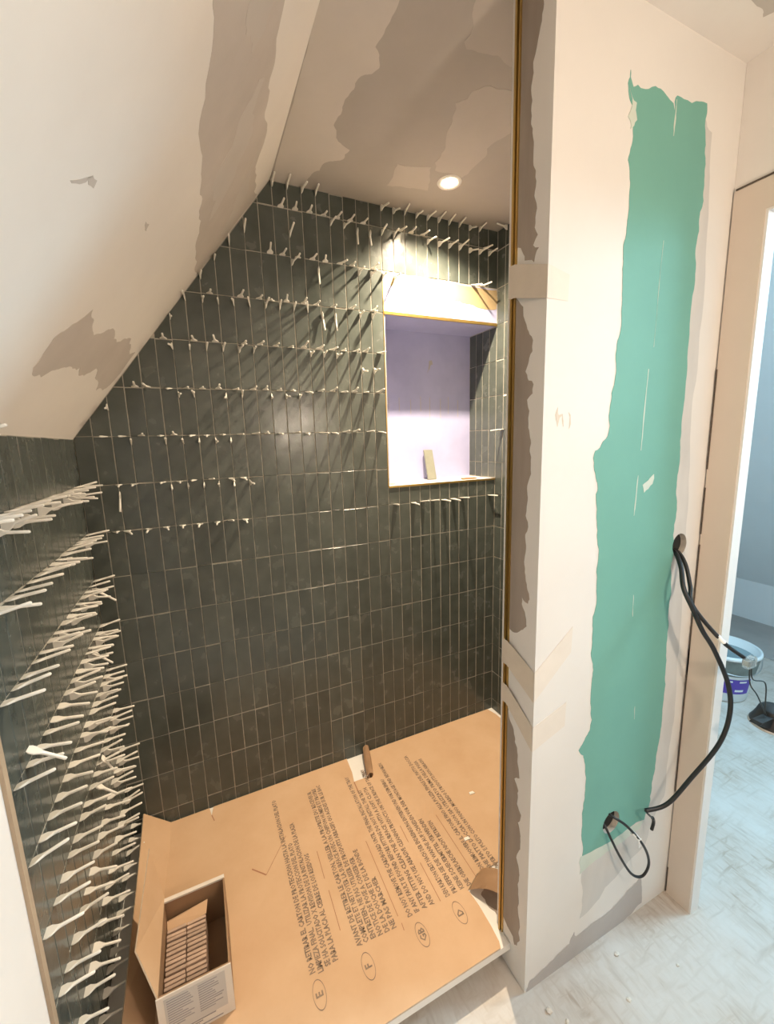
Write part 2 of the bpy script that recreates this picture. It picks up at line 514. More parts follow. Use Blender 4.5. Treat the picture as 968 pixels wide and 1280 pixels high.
# ceilings
ceil = struct('ceiling', box((XS - .02, -0.91, CEIL), (XR + .1, 0.30, CEIL + .08)), 'ceiling_grey', 'flat shower ceiling of bare and filled plasterboard')
ceil2 = struct('ceiling_hall', box((XS - .04, -3.1, CEIL2), (XD + .10, YP, CEIL2 + .1)), 'plaster', 'flat hall ceiling')
bm = bmesh.new()
prism(bm, [(-0.12, 0.30, SZ - .12 * SLOPE), (XS + .001, 0.30, CEIL + .001), (XS + .001, 0.30, CEIL + .09), (-0.12, 0.30, SZ + .1)], (0, -3.42, 0))
slope = struct('ceiling_slope', bm, 'slope_plaster', 'sloping attic ceiling with filled plaster patches')
# slope patches. coordinates (X, Y) on the underside plane
snrm = Vector((SLOPE, 0, -1)).normalized()
fs = lambda x, y: Vector((x, y, SZ + SLOPE * x))
patch('bare_board_band', slope, [(0.397, -0.005), (0.392, -0.25), (0.402, -0.5), (0.412, -0.9), (0.42, -1.3), (0.56, -1.3), (0.548, -0.75), (0.560, -0.5), (0.575, -0.3), (0.585, -0.12), (0.598, -0.03), (0.60, -0.005)], fs, snrm, 'board_grey', 0.012, 4, 3, label='grey bare board band along the slope')
patch('filler_streak', slope, [(0.43, -0.43), (0.475, -0.5), (0.52, -0.62), (0.535, -0.60), (0.525, -0.48), (0.50, -0.38), (0.46, -0.30), (0.425, -0.28)], fs, snrm, 'ceiling_light', 0.02, 4, 4, t=.001)
patch('filler_streak', slope, [(0.47, -0.10), (0.52, -0.22), (0.56, -0.35), (0.555, -0.22), (0.54, -0.10), (0.49, -0.04)], fs, snrm, 'ceiling_light', 0.015, 4, 8, t=.001)
patch('filler_streak', slope, [(0.47, -0.80), (0.50, -0.95), (0.53, -0.93), (0.52, -0.78), (0.49, -0.72)], fs, snrm, 'ceiling_light', 0.02, 4, 9, t=.001)
patch('grey_patch', slope, [(0.086, -0.61), (0.125, -0.62), (0.155, -0.58), (0.180, -0.555), (0.165, -0.49), (0.170, -0.42), (0.188, -0.36), (0.186, -0.25), (0.196, -0.16), (0.198, -0.04), (0.15, -0.03), (0.105, -0.08), (0.115, -0.20), (0.128, -0.26), (0.105, -0.36), (0.110, -0.42), (0.098, -0.50), (0.080, -0.55)], fs, snrm, 'board_grey', 0.012, 4, 11, label='grey unfilled patch low on the slope')
patch('screw_dab', slope, [(0.238, -0.865), (0.247, -0.862), (0.249, -0.846), (0.243, -0.84), (0.241, -0.87), (0.226, -0.895)], fs, snrm, 'board_grey', 0.003, 3, 12)
patch('screw_dab', slope, [(0.293, -0.62), (0.297, -0.60), (0.290, -0.59)], fs, snrm, 'ceiling_light', 0.003, 2, 13)
# ceiling patches (X, Y)
fc = lambda x, y: Vector((x, y, CEIL))
cn = (0, 0, -1)
patch('filled_joint', ceil, [(XS, 0.0), (0.765, -0.002), (0.776, -0.08), (0.80, -0.15), (0.85, -0.19), (0.855, -0.235), (0.80, -0.27), (0.785, -0.36), (0.79, -0.45), (0.825, -0.53), (0.795, -0.575), (0.80, -0.69), (0.81, -0.905), (XS, -0.905)], fc, cn, 'ceiling_light', 0.016, 5, 21, label='lighter filled joint beside the slope')
patch('filler_patch', ceil, [(0.945, -0.75), (0.975, -0.665), (1.02, -0.655), (1.13, -0.655), (1.25, -0.70), (1.25, -0.79), (0.93, -0.79)], fc, cn, 'ceiling_mid', 0.015, 4, 22)
patch('filler_patch', ceil, [(1.055, -0.51), (1.075, -0.56), (1.12, -0.59), (1.18, -0.60), (1.26, -0.56), (1.27, -0.50), (1.245, -0.40), (1.262, -0.34), (1.255, -0.25), (1.15, -0.25), (1.125, -0.33), (1.09, -0.42)], fc, cn, 'ceiling_mid', 0.012, 4, 23)
patch('filler_patch', ceil, [(1.035, -0.115), (1.02, -0.232), (1.13, -0.258), (1.16, -0.20), (1.184, -0.144), (1.11, -0.13)], fc, cn, 'ceiling_mid', 0.006, 3, 24)
fh = lambda x, y: Vector((x, y, CEIL2))
patch('grey_patch', ceil2, [(1.30, -1.02), (1.43, -0.995), (1.50, -0.985), (1.52, -1.03), (1.52, -1.3), (1.3, -1.3)], fh, cn, 'ceiling_mid', 0.008, 3, 25)  # darker grey patch on the hall ceiling towards the doorway wall

# partition front face details (X, Z)
fp = lambda x, z: Vector((x, YP, z))
pn = (0, -1, 0)
green = [(1.205, 2.122), (1.216, 2.095), (1.245, 2.10), (1.30, 2.115), (1.345, 2.10), (1.352, 2.085), (1.356, 2.118), (1.462, 2.131), (1.470, 2.05), (1.476, 1.955), (1.470, 1.90), (1.472, 1.80), (1.474, 1.54), (1.476, 1.34), (1.482, 1.20), (1.483, 1.10), (1.484, 1.0), (1.484, 0.92), (1.49, 0.80), (1.498, 0.652), (1.493, 0.50), (1.487, 0.419), (1.474, 0.33), (1.456, 0.258), (1.35, 0.257), (1.196, 0.262),
         (1.186, 0.40), (1.187, 0.55), (1.160, 0.60), (1.183, 0.63), (1.203, 0.673), (1.196, 0.80), (1.187, 0.92), (1.195, 1.0), (1.192, 1.104), (1.180, 1.20), (1.172, 1.265), (1.175, 1.29), (1.160, 1.33), (1.162, 1.365), (1.185, 1.385), (1.205, 1.42), (1.214, 1.53), (1.22, 1.62), (1.218, 1.732), (1.222, 1.85), (1.213, 1.963), (1.222, 2.03), (1.208, 2.07)]
patch('thin_plaster_coat', wall_part, [(1.462, 2.10), (1.49, 2.08), (1.515, 1.6), (1.53, 1.1), (1.55, 0.7), (1.545, 0.3), (1.47, 0.16), (1.30, 0.10), (1.20, 0.05), (1.19, 0.262), (1.46, 0.262)], fp, pn, 'thin_coat', 0.012, 4, 31, t=.0004, label='thin grey skim coat right of the green board')
patch('exposed_green_board', wall_part, green, fp, pn, 'green', 0.007, 4, 32, t=.0009, label='exposed green moisture board with ragged plaster edges')
patch('smeared_edge', wall_part, [(1.19, 0.262), (1.456, 0.258), (1.44, 0.235), (1.30, 0.225), (1.19, 0.205)], fp, pn, 'pale_green', 0.006, 3, 33, t=.0007)
for x0, z0, x1, z1, wd in [(1.352, 2.04, 1.354, 2.11, .003), (1.345, 1.83, 1.338, 1.60, .0022), (1.325, 1.55, 1.318, 1.36, .004), (1.315, 1.30, 1.31, 1.2, .002), (1.33, 0.99, 1.333, 0.93, .002), (1.37, .66, 1.372, .62, .002)]:
    wd *= 0.5
    patch('scratch', wall_part, [(x0, z0), (x0 + wd, z0), (x1 + wd, z1), (x1, z1)], fp, pn, 'pale_green', 0.002, 3, int(x0 * 999), t=.0013)
patch('plaster_dab', wall_part, [(1.335, 1.275), (1.375, 1.30), (1.372, 1.275), (1.342, 1.255)], fp, pn, 'pale_green', 0.004, 3, 41, t=.0014)
patch('plaster_dab', wall_part, [(1.205, 2.09), (1.228, 2.07), (1.232, 2.04), (1.215, 2.02), (1.205, 2.04)], fp, pn, 'pale_green', 0.012, 4, 42, t=.0014)
# grey primer at the base
patch('grey_base_coat', wall_part, [(1.463, 0.05), (1.478, -0.055), (1.40, -0.0745), (1.008, -0.0745), (1.02, -0.045), (1.08, -0.035), (1.165, -0.015), (1.181, 0.015), (1.19, -0.005), (1.293, 0.0), (1.38, 0.02)], fp, pn, 'base_grey', 0.007, 3, 43, t=.0011, label='grey primer coat along the foot of the partition')
patch('pencil_mark', wall_part, [(1.036, 1.445), (1.042, 1.46), (1.045, 1.444), (1.056, 1.447), (1.06, 1.42), (1.057, 1.445), (1.048, 1.438), (1.043, 1.42)], fp, pn, 'tape', 0.002, 2, 44)
patch('pencil_mark', wall_part, [(1.074, 1.45), (1.08, 1.445), (1.082, 1.425), (1.077, 1.415), (1.079, 1.433)], fp, pn, 'tape', 0.002, 2, 45)
# end face scrapes (Y, Z)
fe = lambda y, z: Vector((XP, y, z))
en = (-1, 0, 0)
YB = -0.814
patch('scraped_plaster', wall_part, [(YB - .004, CEIL - .002), (-0.878, CEIL - .002), (-0.879, 2.19), (-0.872, 2.16), (-0.855, 2.115), (-0.855, 2.05), (-0.858, 2.0), (-0.862, 1.95), (-0.872, 1.90), (-0.874, 1.86), (-0.872, 1.835), (-0.88, 1.80), (-0.868, 1.785), (-0.884, 1.775), (-0.872, 1.752), (-0.855, 1.762), (-0.845, 1.765), (-0.84, 1.78), (YB - .004, 1.80)], fe, en, 'scrape_and_shade', 0.008, 4, 51, t=.0008)
patch('scraped_plaster', wall_part, [(YB - .004, 1.70), (-0.825, 1.695), (-0.845, 1.655), (-0.862, 1.62), (-0.875, 1.60), (-0.865, 1.565), (-0.855, 1.54), (-0.865, 1.52), (-0.880, 1.51), (-0.862, 1.48), (-0.868, 1.42), (-0.874, 1.37), (-0.880, 1.32), (-0.872, 1.26), (-0.876, 1.2), (-0.868, 1.13), (-0.872, 1.08), (-0.884, 1.045), (-0.882, 1.02), (-0.862, 1.03), (-0.870, 1.0), (-0.878, 0.975), (-0.868, 0.95), (-0.85, 0.935), (YB - .004, 0.935)], fe, en, 'scrape_and_shade', 0.008, 4, 52, t=.0008)
patch('scraped_plaster', wall_part, [(YB - .004, 0.72), (-0.825, 0.715), (-0.845, 0.67), (-0.862, 0.61), (-0.87, 0.55), (-0.852, 0.535), (-0.866, 0.49), (-0.879, 0.45), (-0.868, 0.42), (-0.879, 0.36), (-0.866, 0.31), (-0.878, 0.25), (-0.88, 0.18), (-0.884, 0.1), (-0.878, 0.05), (-0.868, 0.03), (-0.862, 0.05), (YB - .004, 0.07)], fe, en, 'scrape_and_shade', 0.008, 4, 53, t=.0008)
# brass trim at partition edge
bm = bmesh.new()
boxm(bm, (XP - .007, YB - .001, ZC - .01), (XP + .002, YB + .005, CEIL))
boxm(bm, (XP - .002, YB - .004, ZC - .01), (XP + .001, YB - .001, CEIL), 1)
boxm(bm, (XP - .004, YB - .008, ZC - .01), (XP + .001, YB - .004, CEIL))
trim_b = struct('trim_2', bm, ['brass', 'brass_dark'], 'upright brass channel at the partition edge')
# casing of doorway and cracks
bm = bmesh.new()
boxm(bm, (XD - .006, -0.983, ZF), (XD + .001, YP - .004, 1.907))
boxm(bm, (XD - .006, -1.83, ZF), (XD + .001, -1.76, 1.907))
boxm(bm, (XD - .006, -1.83, 1.907), (XD + .001, YP - .004, 1.975))
door = struct('trim_3', bm, 'casing', 'painted casing around the doorway')
bm = bmesh.new()
boxm(bm, (XD - .004, -0.9885, ZF), (XD + .035, -0.983, 1.907))
boxm(bm, (XD - .004, -1.76, ZF), (XD + .035, -1.7545, 1.907))
boxm(bm, (XD - .004, -1.7545, 1.9015), (XD + .035, -0.9885, 1.907))
obj('jamb_lining', bm, 'jamb', door)
bm = bmesh.new()
for a, b in ((1.30, 1.56), (1.12, 1.25), (0.70, 1.09), (0.30, 0.78), (-0.07, 0.02)):
    boxm(bm, (XD - .0075, YP - .006, a), (XD - .003, YP - .003, b))
boxm(bm, (XD - .008, -1.83, 1.975), (XD - .001, YP - .008, 1.979))
obj('open_joint', bm, 'crack', door)['label'] = 'dark open joint between casing and plaster'

# holes in partition
def wall_hole(xc, zc, rx, rz):
    bm = bmesh.new()
    n = 36
    ring = lambda s, y: [bm.verts.new((xc + rx * s * math.cos(2 * PI * k / n) * (1 + .04 * math.sin(5 * k)), y, zc + rz * s * math.sin(2 * PI * k / n))) for k in range(n)]
    a = ring(1.10, YP - .0012); b = ring(1.0, YP - .0030); c = ring(0.94, YP - .0013)
    for r0, r1, mi in ((a, b, 0), (b, c, 0)):
        for k in range(n):
            bm.faces.new((r0[k], r0[(k + 1) % n], r1[(k + 1) % n], r1[k])).material_index = mi
    bm.faces.new(c).material_index = 1
    o = obj('cable_hole', bm, ['hole_edge', 'hole_shade'], wall_part)
    return o
# real recesses are cut through the partition face with a boolean
cut = bmesh.new()
for xc, zc, r in ((1.508, 1.10, 0.031), (1.306, 0.318, 0.034)):
    m4 = Matrix.Translation((xc, YP - .01, zc)) @ Matrix.Rotation(PI / 2, 4, 'X')
    bmesh.ops.create_cone(cut, cap_ends=True, segments=40, radius1=r, radius2=r, depth=0.16, matrix=m4)
cme = bpy.data.meshes.new('cutter')
cut.to_mesh(cme); cut.free()
cme.materials.append(M['hole_edge'])
cutter = bpy.data.objects.new('cutter', cme)
COL.objects.link(cutter)
bpy.context.view_layer.update()
for t in [wall_part] + [o for o in wall_part.children if o.name.split('.')[0] in ('exposed_green_board', 'thin_plaster_coat')]:
    if t is wall_part:
        t.data.materials.append(M['hole_edge'])
    md = t.modifiers.new('holes', 'BOOLEAN')
    md.operation = 'DIFFERENCE'
    md.solver = 'EXACT'
    md.object = cutter
    dg = bpy.context.evaluated_depsgraph_get()
    me = bpy.data.meshes.new_from_object(t.evaluated_get(dg))
    t.modifiers.clear()
    t.data = me
bpy.data.objects.remove(cutter)
for xc, zc, r in ((1.508, 1.10, 0.031), (1.306, 0.318, 0.034)):
    bm = bmesh.new()
    bmesh.ops.create_circle(bm, cap_ends=True, segments=40, radius=r * .995, matrix=Matrix.Translation((xc, YP + .015, zc)) @ Matrix.Rotation(PI / 2, 4, 'X'))
    obj('hole_shade_disc', bm, 'hole_shade', wall_part)  # near-black disc, the shade inside the hole is put into its colour

# ------------------------------------------------------------------ neighbouring room
bm = bmesh.new()
prism(bm, [(4.2, 1.6, ZF), (4.4, 1.6, ZF), (4.4, 1.6, 0.24), (4.2, 1.6, 0.24)], (0, -4.4, 0))
struct('wall_knee', bm, 'knee_white', 'low white knee wall of the bright room')
SX2 = 4.2 - (CEIL - 0.24) / SLOPE
rz2 = lambda x: 0.24 + SLOPE * (4.2 - x)
bm = bmesh.new()
def roof_piece(xa, xb, y0, y1):
    n_ = Vector((SLOPE, 0, 1)).normalized() * 0.10
    prism(bm, [(xa, y0, rz2(xa)), (xb, y0, rz2(xb)), (xb, y1, rz2(xb)), (xa, y1, rz2(xa))], n_)
WX0, WX1, WY0, WY1 = 2.65, 2.98, -1.60, -1.10
roof_piece(SX2, 4.2, 1.6, WY1)
roof_piece(SX2, 4.2, WY0, -2.8)
roof_piece(SX2, WX0, WY1, WY0)
roof_piece(WX1, 4.2, WY1, WY0)
struct('ceiling_room_slope', bm, 'room_white', 'pale sloping ceiling of the bright room')
bm = bmesh.new()
def frame_bar(xa, xb, y0, y1):
    n_ = Vector((SLOPE, 0, 1)).normalized()
    prism(bm, [Vector((x, y, rz2(x))) + n_ * .02 for x, y in ((xa, y0), (xb, y0), (xb, y1), (xa, y1))], n_ * .05)
frame_bar(WX0, WX0 + .02, WY0, WY1); frame_bar(WX1 - .02, WX1, WY0, WY1)
frame_bar(WX0 + .02, WX1 - .02, WY0, WY0 + .025); frame_bar(WX0 + .02, WX1 - .02, WY1 - .025, WY1)
win = struct('window_1', bm, 'white_plastic', 'white roof window of the bright room')
bm = bmesh.new()
nn_ = Vector((SLOPE, 0, 1)).normalized()
prism(bm, [Vector((x, y, rz2(x))) + nn_ * .05 for x, y in ((WX0 + .02, WY0 + .025), (WX1 - .02, WY0 + .025), (WX1 - .02, WY1 - .025), (WX0 + .02, WY1 - .025))], nn_ * .004)
obj('pane', bm, 'glass', win)
struct('ceiling_room', box((XD + .034, -2.8, CEIL), (SX2 + .01, 1.6, CEIL + .1)), 'room_white')
struct('wall_room_near', box((XD + .034, -2.8, ZF), (4.3, -2.7, CEIL)), 'room_white')
struct('wall_room_gable', box((XD + .09, 1.5, ZF), (4.3, 1.6, CEIL)), 'room_white')
bm = box((XD + .09, -0.795, ZF), (XD + .11, 1.5, CEIL))
struct('wall_room_side', bm, 'room_white')
# plinth step of bare board near the knee wall
bm = box((3.62, -2.7, ZF), (4.2, 1.5, ZF + .004))
obj('floor_board_strip', bm, 'base_grey', bpy.data.objects['floor'])

# ------------------------------------------------------------------ tiles
JT = 0.0027
TH = 0.0075
def tile_mesh(name, poly, und=True, seed=0):
    """tile standing on plane y=0 (front), polygon in (x,z) local; front faces -Y"""
    rnd = random.Random(seed)
    bm = bmesh.new()
    ch = 0.0011
    c = Vector((sum(p[0] for p in poly) / len(poly), sum(p[1] for p in poly) / len(poly)))
    def inset(p):
        d = Vector(p) - c
        return Vector((p[0] - math.copysign(min(ch, abs(d.x)), d.x), p[1] - math.copysign(min(ch, abs(d.y)), d.y)))
    rect = len(poly) == 4 and und
    if rect:
        x0, z0 = poly[0]; x1, z1 = poly[2]
        nx, nz = 2, 5
        g = {}
        for i in range(nx + 1):
            for k in range(nz + 1):
                x = x0 + ch + (x1 - x0 - 2 * ch) * i / nx
                z = z0 + ch + (z1 - z0 - 2 * ch) * k / nz
                g[i, k] = bm.verts.new((x, rnd.uniform(-.00018, .00018), z))
        for i in range(nx):
            for k in range(nz):
                f = bm.faces.new((g[i, k], g[i + 1, k], g[i + 1, k + 1], g[i, k + 1])); f.smooth = True
        loop = [g[i, 0] for i in range(nx)] + [g[nx, k] for k in range(nz)] + [g[i, nz] for i in range(nx, 0, -1)] + [g[0, k] for k in range(nz, 0, -1)]
        def outv(v):
            x = x0 if abs(v.co.x - x0 - ch) < 1e-5 else (x1 if abs(v.co.x - x1 + ch) < 1e-5 else v.co.x)
            z = z0 if abs(v.co.z - z0 - ch) < 1e-5 else (z1 if abs(v.co.z - z1 + ch) < 1e-5 else v.co.z)
            return (x, z)
        outs = [outv(v) for v in loop]
    else:
        pin = [inset(p) for p in poly]
        loop = [bm.verts.new((p.x, 0, p.y)) for p in pin]
        f = bm.faces.new(loop)
        outs = [tuple(p) for p in poly]
    m1 = [bm.verts.new((x, ch, z)) for x, z in outs]
    m2 = [bm.verts.new((x, TH, z)) for x, z in outs]
    n = len(loop)
    for i in range(n):
        j = (i + 1) % n
        f = bm.faces.new((loop[i], loop[j], m1[j], m1[i])); f.material_index = 0 if rect else 0
        f = bm.faces.new((m1[i], m1[j], m2[j], m2[i])); f.material_index = 1
    me = bpy.data.meshes.new(name)
    bmesh.ops.recalc_face_normals(bm, faces=bm.faces[:])
    bm.normal_update()
    for e in bm.edges:
        if not all(f.smooth for f in e.link_faces):
            e.smooth = False
    # make sure the front faces look to -Y
    if sum(f.normal.y for f in bm.faces if f.material_index == 0) > 0:
        bmesh.ops.reverse_faces(bm, faces=bm.faces[:])
    bm.to_mesh(me); bm.free()
    me.materials.append(M['glaze']); me.materials.append(M['tile_body'])
    return me

FULL = [tile_mesh('tile_full_%d' % k, [(-w / 2 + JT / 2, -h / 2 + JT / 2), (w / 2 - JT / 2, -h / 2 + JT / 2), (w / 2 - JT / 2, h / 2 - JT / 2), (-w / 2 + JT / 2, h / 2 - JT / 2)], True, k) for k in range(6)]

def clip(poly, a, b, c):
    """keep a*x+b*z<=c"""
    out = []
    n = len(poly)
    for i in range(n):
        p, q = poly[i], poly[(i + 1) % n]
        dp = a * p[0] + b * p[1] - c
        dq = a * q[0] + b * q[1] - c
        if dp <= 0:
            out.append(p)
        if dp * dq < 0:
            t = dp / (dp - dq)
            out.append((p[0] + (q[0] - p[0]) * t, p[1] + (q[1] - p[1]) * t))
    return out

def area(poly):
    return abs(sum(poly[i][0] * poly[(i + 1) % len(poly)][1] - poly[(i + 1) % len(poly)][0] * poly[i][1] for i in range(len(poly)))) / 2

def build_tiles(parent, cells, xf, seed):
    """cells: list of (u0,u1,z0,z1,clips). xf(u,z)->matrix placing a tile whose centre is (u,z)"""
    rnd = random.Random(seed)
    made = []
    for (u0, u1, z0, z1, clips) in cells:
        poly = [(u0 + JT / 2, z0 + JT / 2), (u1 - JT / 2, z0 + JT / 2), (u1 - JT / 2, z1 - JT / 2), (u0 + JT / 2, z1 - JT / 2)]
        full = abs((u1 - u0) - w) < 1e-4 and abs((z1 - z0) - h) < 1e-4
        n0 = area(poly)
        P = poly
        for cl in clips:
            P = clip(P, *cl)
            if len(P) < 3:
                break
        if len(P) < 3 or area(P) < 6e-5:
            continue
        cut = area(P) < n0 * 0.999
        uc, zc = (u0 + u1) / 2, (z0 + z1) / 2
        if full and not cut:
            me = rnd.choice(FULL)
        else:
            me = tile_mesh('tile_cut', [(p[0] - uc, p[1] - zc) for p in P], not cut and (z1 - z0) > .05, rnd.randint(0, 9999))
        mx = xf(uc + rnd.uniform(-.0004, .0004), zc + rnd.uniform(-.0016, .0016)) @ Matrix.Rotation(rnd.uniform(-.004, .004), 4, 'X') @ Matrix.Rotation(rnd.uniform(-.008, .008), 4, 'Z') @ Matrix.Rotation(rnd.uniform(-.003, .003), 4, 'Y')
        c = mx.translation
        px = [project(xf(p[0], p[1]).translation) for p in P]
        vis = area(px) if all(-60 < q[0] < 1028 and -60 < q[1] < 1340 for q in px) else 0
        made.append((vis, me, mx))
    made.sort(key=lambda t: -t[0])
    for vis, me, mx in made[:300]:
        o = bpy.data.objects.new('tile', me)
        COL.objects.link(o)
        o.parent = parent
        o.matrix_local = mx
    rest = made[300:]
    if rest:
        bm = bmesh.new()
        for vis, me, mx in rest:
            n = len(bm.verts)
            bm.from_mesh(me)
            bm.verts.ensure_lookup_table()
            for v in bm.verts[n:]:
                v.co = mx @ v.co
        me = bpy.data.meshes.new('remaining_tiles')
        bm.to_mesh(me); bm.free()
        me.materials.append(M['glaze']); me.materials.append(M['tile_body'])
        o = bpy.data.objects.new('remaining_tiles', me)
        COL.objects.link(o)
        o.parent = parent
        o['kind'] = 'stuff'
    return len(made)

rowz = lambda r: Z0 - r * h
cells = []
for r in range(-1, 15):
    for c in range(32):
        z1, z0 = rowz(r), rowz(r + 1)
        if r == -1:
            z1 = CEIL - .002
        if r == 14:
            z0 = ZC - .03
        u0, u1 = c * w, (c + 1) * w
        clips = []
        if c < 14 and z1 > SZ + SLOPE * u0 - .003:
            clips.append((-SLOPE, 1, SZ - .004))
        if c >= 21:
            if r in (2, 3, 4, 5):
                continue
            if r == 1:
                continue
            if r == 6:
                z1 = NZ0 - .005
        cells.append((u0, u1, z0, z1, clips))
nb = build_tiles(wall_back, cells, lambda u, z: Matrix.Translation((u, 0, z)), 3)
# left wall: outward +X ; local -Y -> +X, local x -> ... u runs along -Y from the corner
cells = []
for r in range(5, 15):
    for c in range(15):
        z1, z0 = rowz(r), rowz(r + 1)
        if r == 14:
            z0 = ZC - .03
        if r == 5:
            z1 = SZ - .003
        cells.append((c * w, (c + 1) * w, z0, z1, []))
RL = Matrix.Rotation(PI / 2, 4, 'Z')      # -Y -> +X ; +X -> +Y
nl = build_tiles(wall_left, cells, lambda u, z: Matrix.Translation((0, -u, z)) @ RL, 4)
cells = []
for r in range(-1, 15):
    for c in range(-4, 15):
        z1, z0 = rowz(r), rowz(r + 1)
        if r == -1:
            z1 = CEIL - .002
        if r == 14:
            z0 = ZC - .03
        if c < 0:
            if r < 2 or r > 6:
                continue
            if r == 2:
                z1 = min(z1, NZ1 - .008)
            if r == 6:
                z0 = NZ0 + .002
            if z1 - z0 < .01:
                continue
        cells.append((c * w, (c + 1) * w, z0, z1, []))
RRt = Matrix.Rotation(-PI / 2, 4, 'Z')    # -Y -> -X
nr = build_tiles(wall_right, cells, lambda u, z: Matrix.Translation((XR, -u, z)) @ RRt, 5)

# ------------------------------------------------------------------ spacer wedges
def wedge_mesh(name, L=0.064, seed=0):
    rnd = random.Random(seed)
    bm = bmesh.new()
    # blade sections: (distance along, half width, half thickness)
    secs = [(0.0, 0.0084, 0.0005), (0.005, 0.0106, 0.0011), (0.013, 0.0100, 0.0016), (0.022, 0.0046, 0.0024), (0.027, 0.0030, 0.0028),
            (0.040, 0.0028, 0.0028), (L - .002, 0.0027, 0.0027), (L, 0.0017, 0.0017)]
    rings = []
    for z, a, b in secs:
        c = min(a, b) * 0.45
        pts = [(a, -b + c), (a, b - c), (a - c, b), (-a + c, b), (-a, b - c), (-a, -b + c), (-a + c, -b), (a - c, -b)]
        rings.append([bm.verts.new((x, y, z)) for x, y in pts])
    for i in range(len(rings) - 1):
        for k in range(8):
            f = bm.faces.new((rings[i][k], rings[i][(k + 1) % 8], rings[i + 1][(k + 1) % 8], rings[i + 1][k]))
            f.smooth = i >= 3
    bm.faces.new(rings[0][::-1]); bm.faces.new(rings[-1])
    bmesh.ops.recalc_face_normals(bm, faces=bm.faces[:])
    me = bpy.data.meshes.new(name)
    bm.to_mesh(me); bm.free()
    me.materials.append(M['wedge'])
    return me
WM = [wedge_mesh('spacer_wedge_%d' % k, 0.060 + .003 * k, k) for k in range(3)]
wrnd = random.Random(11)
wedges = []     # (wall, row, order, kind, matrix)
def tilt(mean_up=0.04, s=0.10):
    return Matrix.Rotation(wrnd.gauss(0, s), 4, 'X') @ Matrix.Rotation(wrnd.gauss(0, s), 4, 'Y')
OUT_B = Matrix.Rotation(PI / 2, 4, 'X')            # +Z -> -Y
OUT_L = Matrix(((0, 0, 1, 0), (-1, 0, 0, 0), (0, -1, 0, 0), (0, 0, 0, 1)))   # X->-Y, Y->-Z, Z->+X
OUT_R = Matrix(((0, 0, -1, 0), (1, 0, 0, 0), (0, -1, 0, 0), (0, 0, 0, 1)))   # Z->-X
def wedge_back(c, row, kind):
    x, z = c * w, rowz(row)
    if z > SZ + SLOPE * x - .012 and x < XS:
        z = SZ + SLOPE * x - .012
    if kind == 'h':
        m = Matrix.Translation((x, 0.003, z)) @ OUT_B @ tilt()
    elif kind == 'v':
        m = Matrix.Translation((x, 0.003, z)) @ OUT_B @ tilt() @ Matrix.Rotation(PI / 2 + wrnd.uniform(-.15, .15), 4, 'Z')
    else:   # drooping, hanging down along the wall
        m = Matrix.Translation((x, -0.006, z)) @ Matrix.Rotation(PI - wrnd.uniform(.2, .4), 4, 'X') @ Matrix.Rotation(wrnd.uniform(-.15, .15), 4, 'Y') @ Matrix.Rotation(PI / 2, 4, 'Z')
    wedges.append(('back', row, x, kind, m))
BW = {
    -0.44: dict(v=[13, 14, 15, 16, 21, 22, 23, 24, 25, 26, 27, 28, 29, 30]),
    0: dict(h=[13.5, 14.5, 15.5, 16.5, 17.5, 18.5, 19.5, 22.5, 23.5, 24.5, 30.6], v=[17, 18, 21, 22, 24.97, 26, 27, 28, 29, 30, 31], d=[19, 20]),
    0.55: dict(v=[14]),
    1: dict(h=[12.6, 13.4, 14.5, 15.5, 16.5, 17.5, 18.5, 20.2, 29.4, 30.3], v=[14, 19, 20, 21, 22], d=[15.9]),
    2: dict(h=[8.5, 10.4, 11.6, 12.5, 13.5, 14.7, 15.6, 16.9, 18.3, 20.1], v=[7, 8, 9, 10, 11, 12, 13, 14, 15, 19, 20], d=[16, 17]),
    3: dict(h=[5.5, 7.3, 8.6, 10.4, 11.4, 12.5, 13.6, 14.5, 15.6, 16.6, 17.6, 18.5, 19.3, 20.5], v=[6, 7, 8, 9, 10, 11, 15, 16, 17]),
    3.45: dict(v=[19, 20]),
    4: dict(h=[3.6, 4.3, 5.5, 6.5, 7.5, 8.5, 9.6, 10.7, 11.6, 12.6, 13.6, 14.6, 15.6, 16.5, 17.4, 18.3, 19.3, 20.3], v=[6, 7, 9, 10, 12, 13, 14]),
    5: dict(h=[1.6, 2.6, 3.6, 4.7, 5.5, 6.6, 7.5, 8.5, 9.6, 10.6, 11.5, 12.5, 13.5, 14.5, 15.5, 16.5, 17.4, 18.2, 19.4, 20.4], v=[3, 5, 6, 7, 8, 9]),
    6: dict(h=[2.0, 2.9, 4.5, 5.5, 6.4, 7.5, 8.8, 9.6], v=[5, 6, 7, 8, 9, 10], d=[2.05]),
    7: dict(h=[1.5, 2.1, 3.4, 4.4, 5.4, 6.5, 7.6, 8.5, 9.5, 21.6, 23.3, 24.2, 25.2, 26.3, 27.3, 28.3, 31.4]),
}
for row, d in BW.items():
    for c in d.get('h', []):
        wedge_back(c, row, 'h')
    for c in d.get('v', []):
        wedge_back(c, row + (0.0 if row in (-0.44, 0.55, 3.45) else 0.13), 'v')
    for c in d.get('d', []):
        wedge_back(c, row + 0.16, 'd')
# slope edge wedges
wedge_back(8, 1.55, 'v'); wedge_back(9, 1.2, 'v'); wedge_back(6, 2.5, 'v'); wedge_back(10, 0.9, 'v'); wedge_back(11, 0.6, 'v'); wedge_back(2, 4.4, 'v')
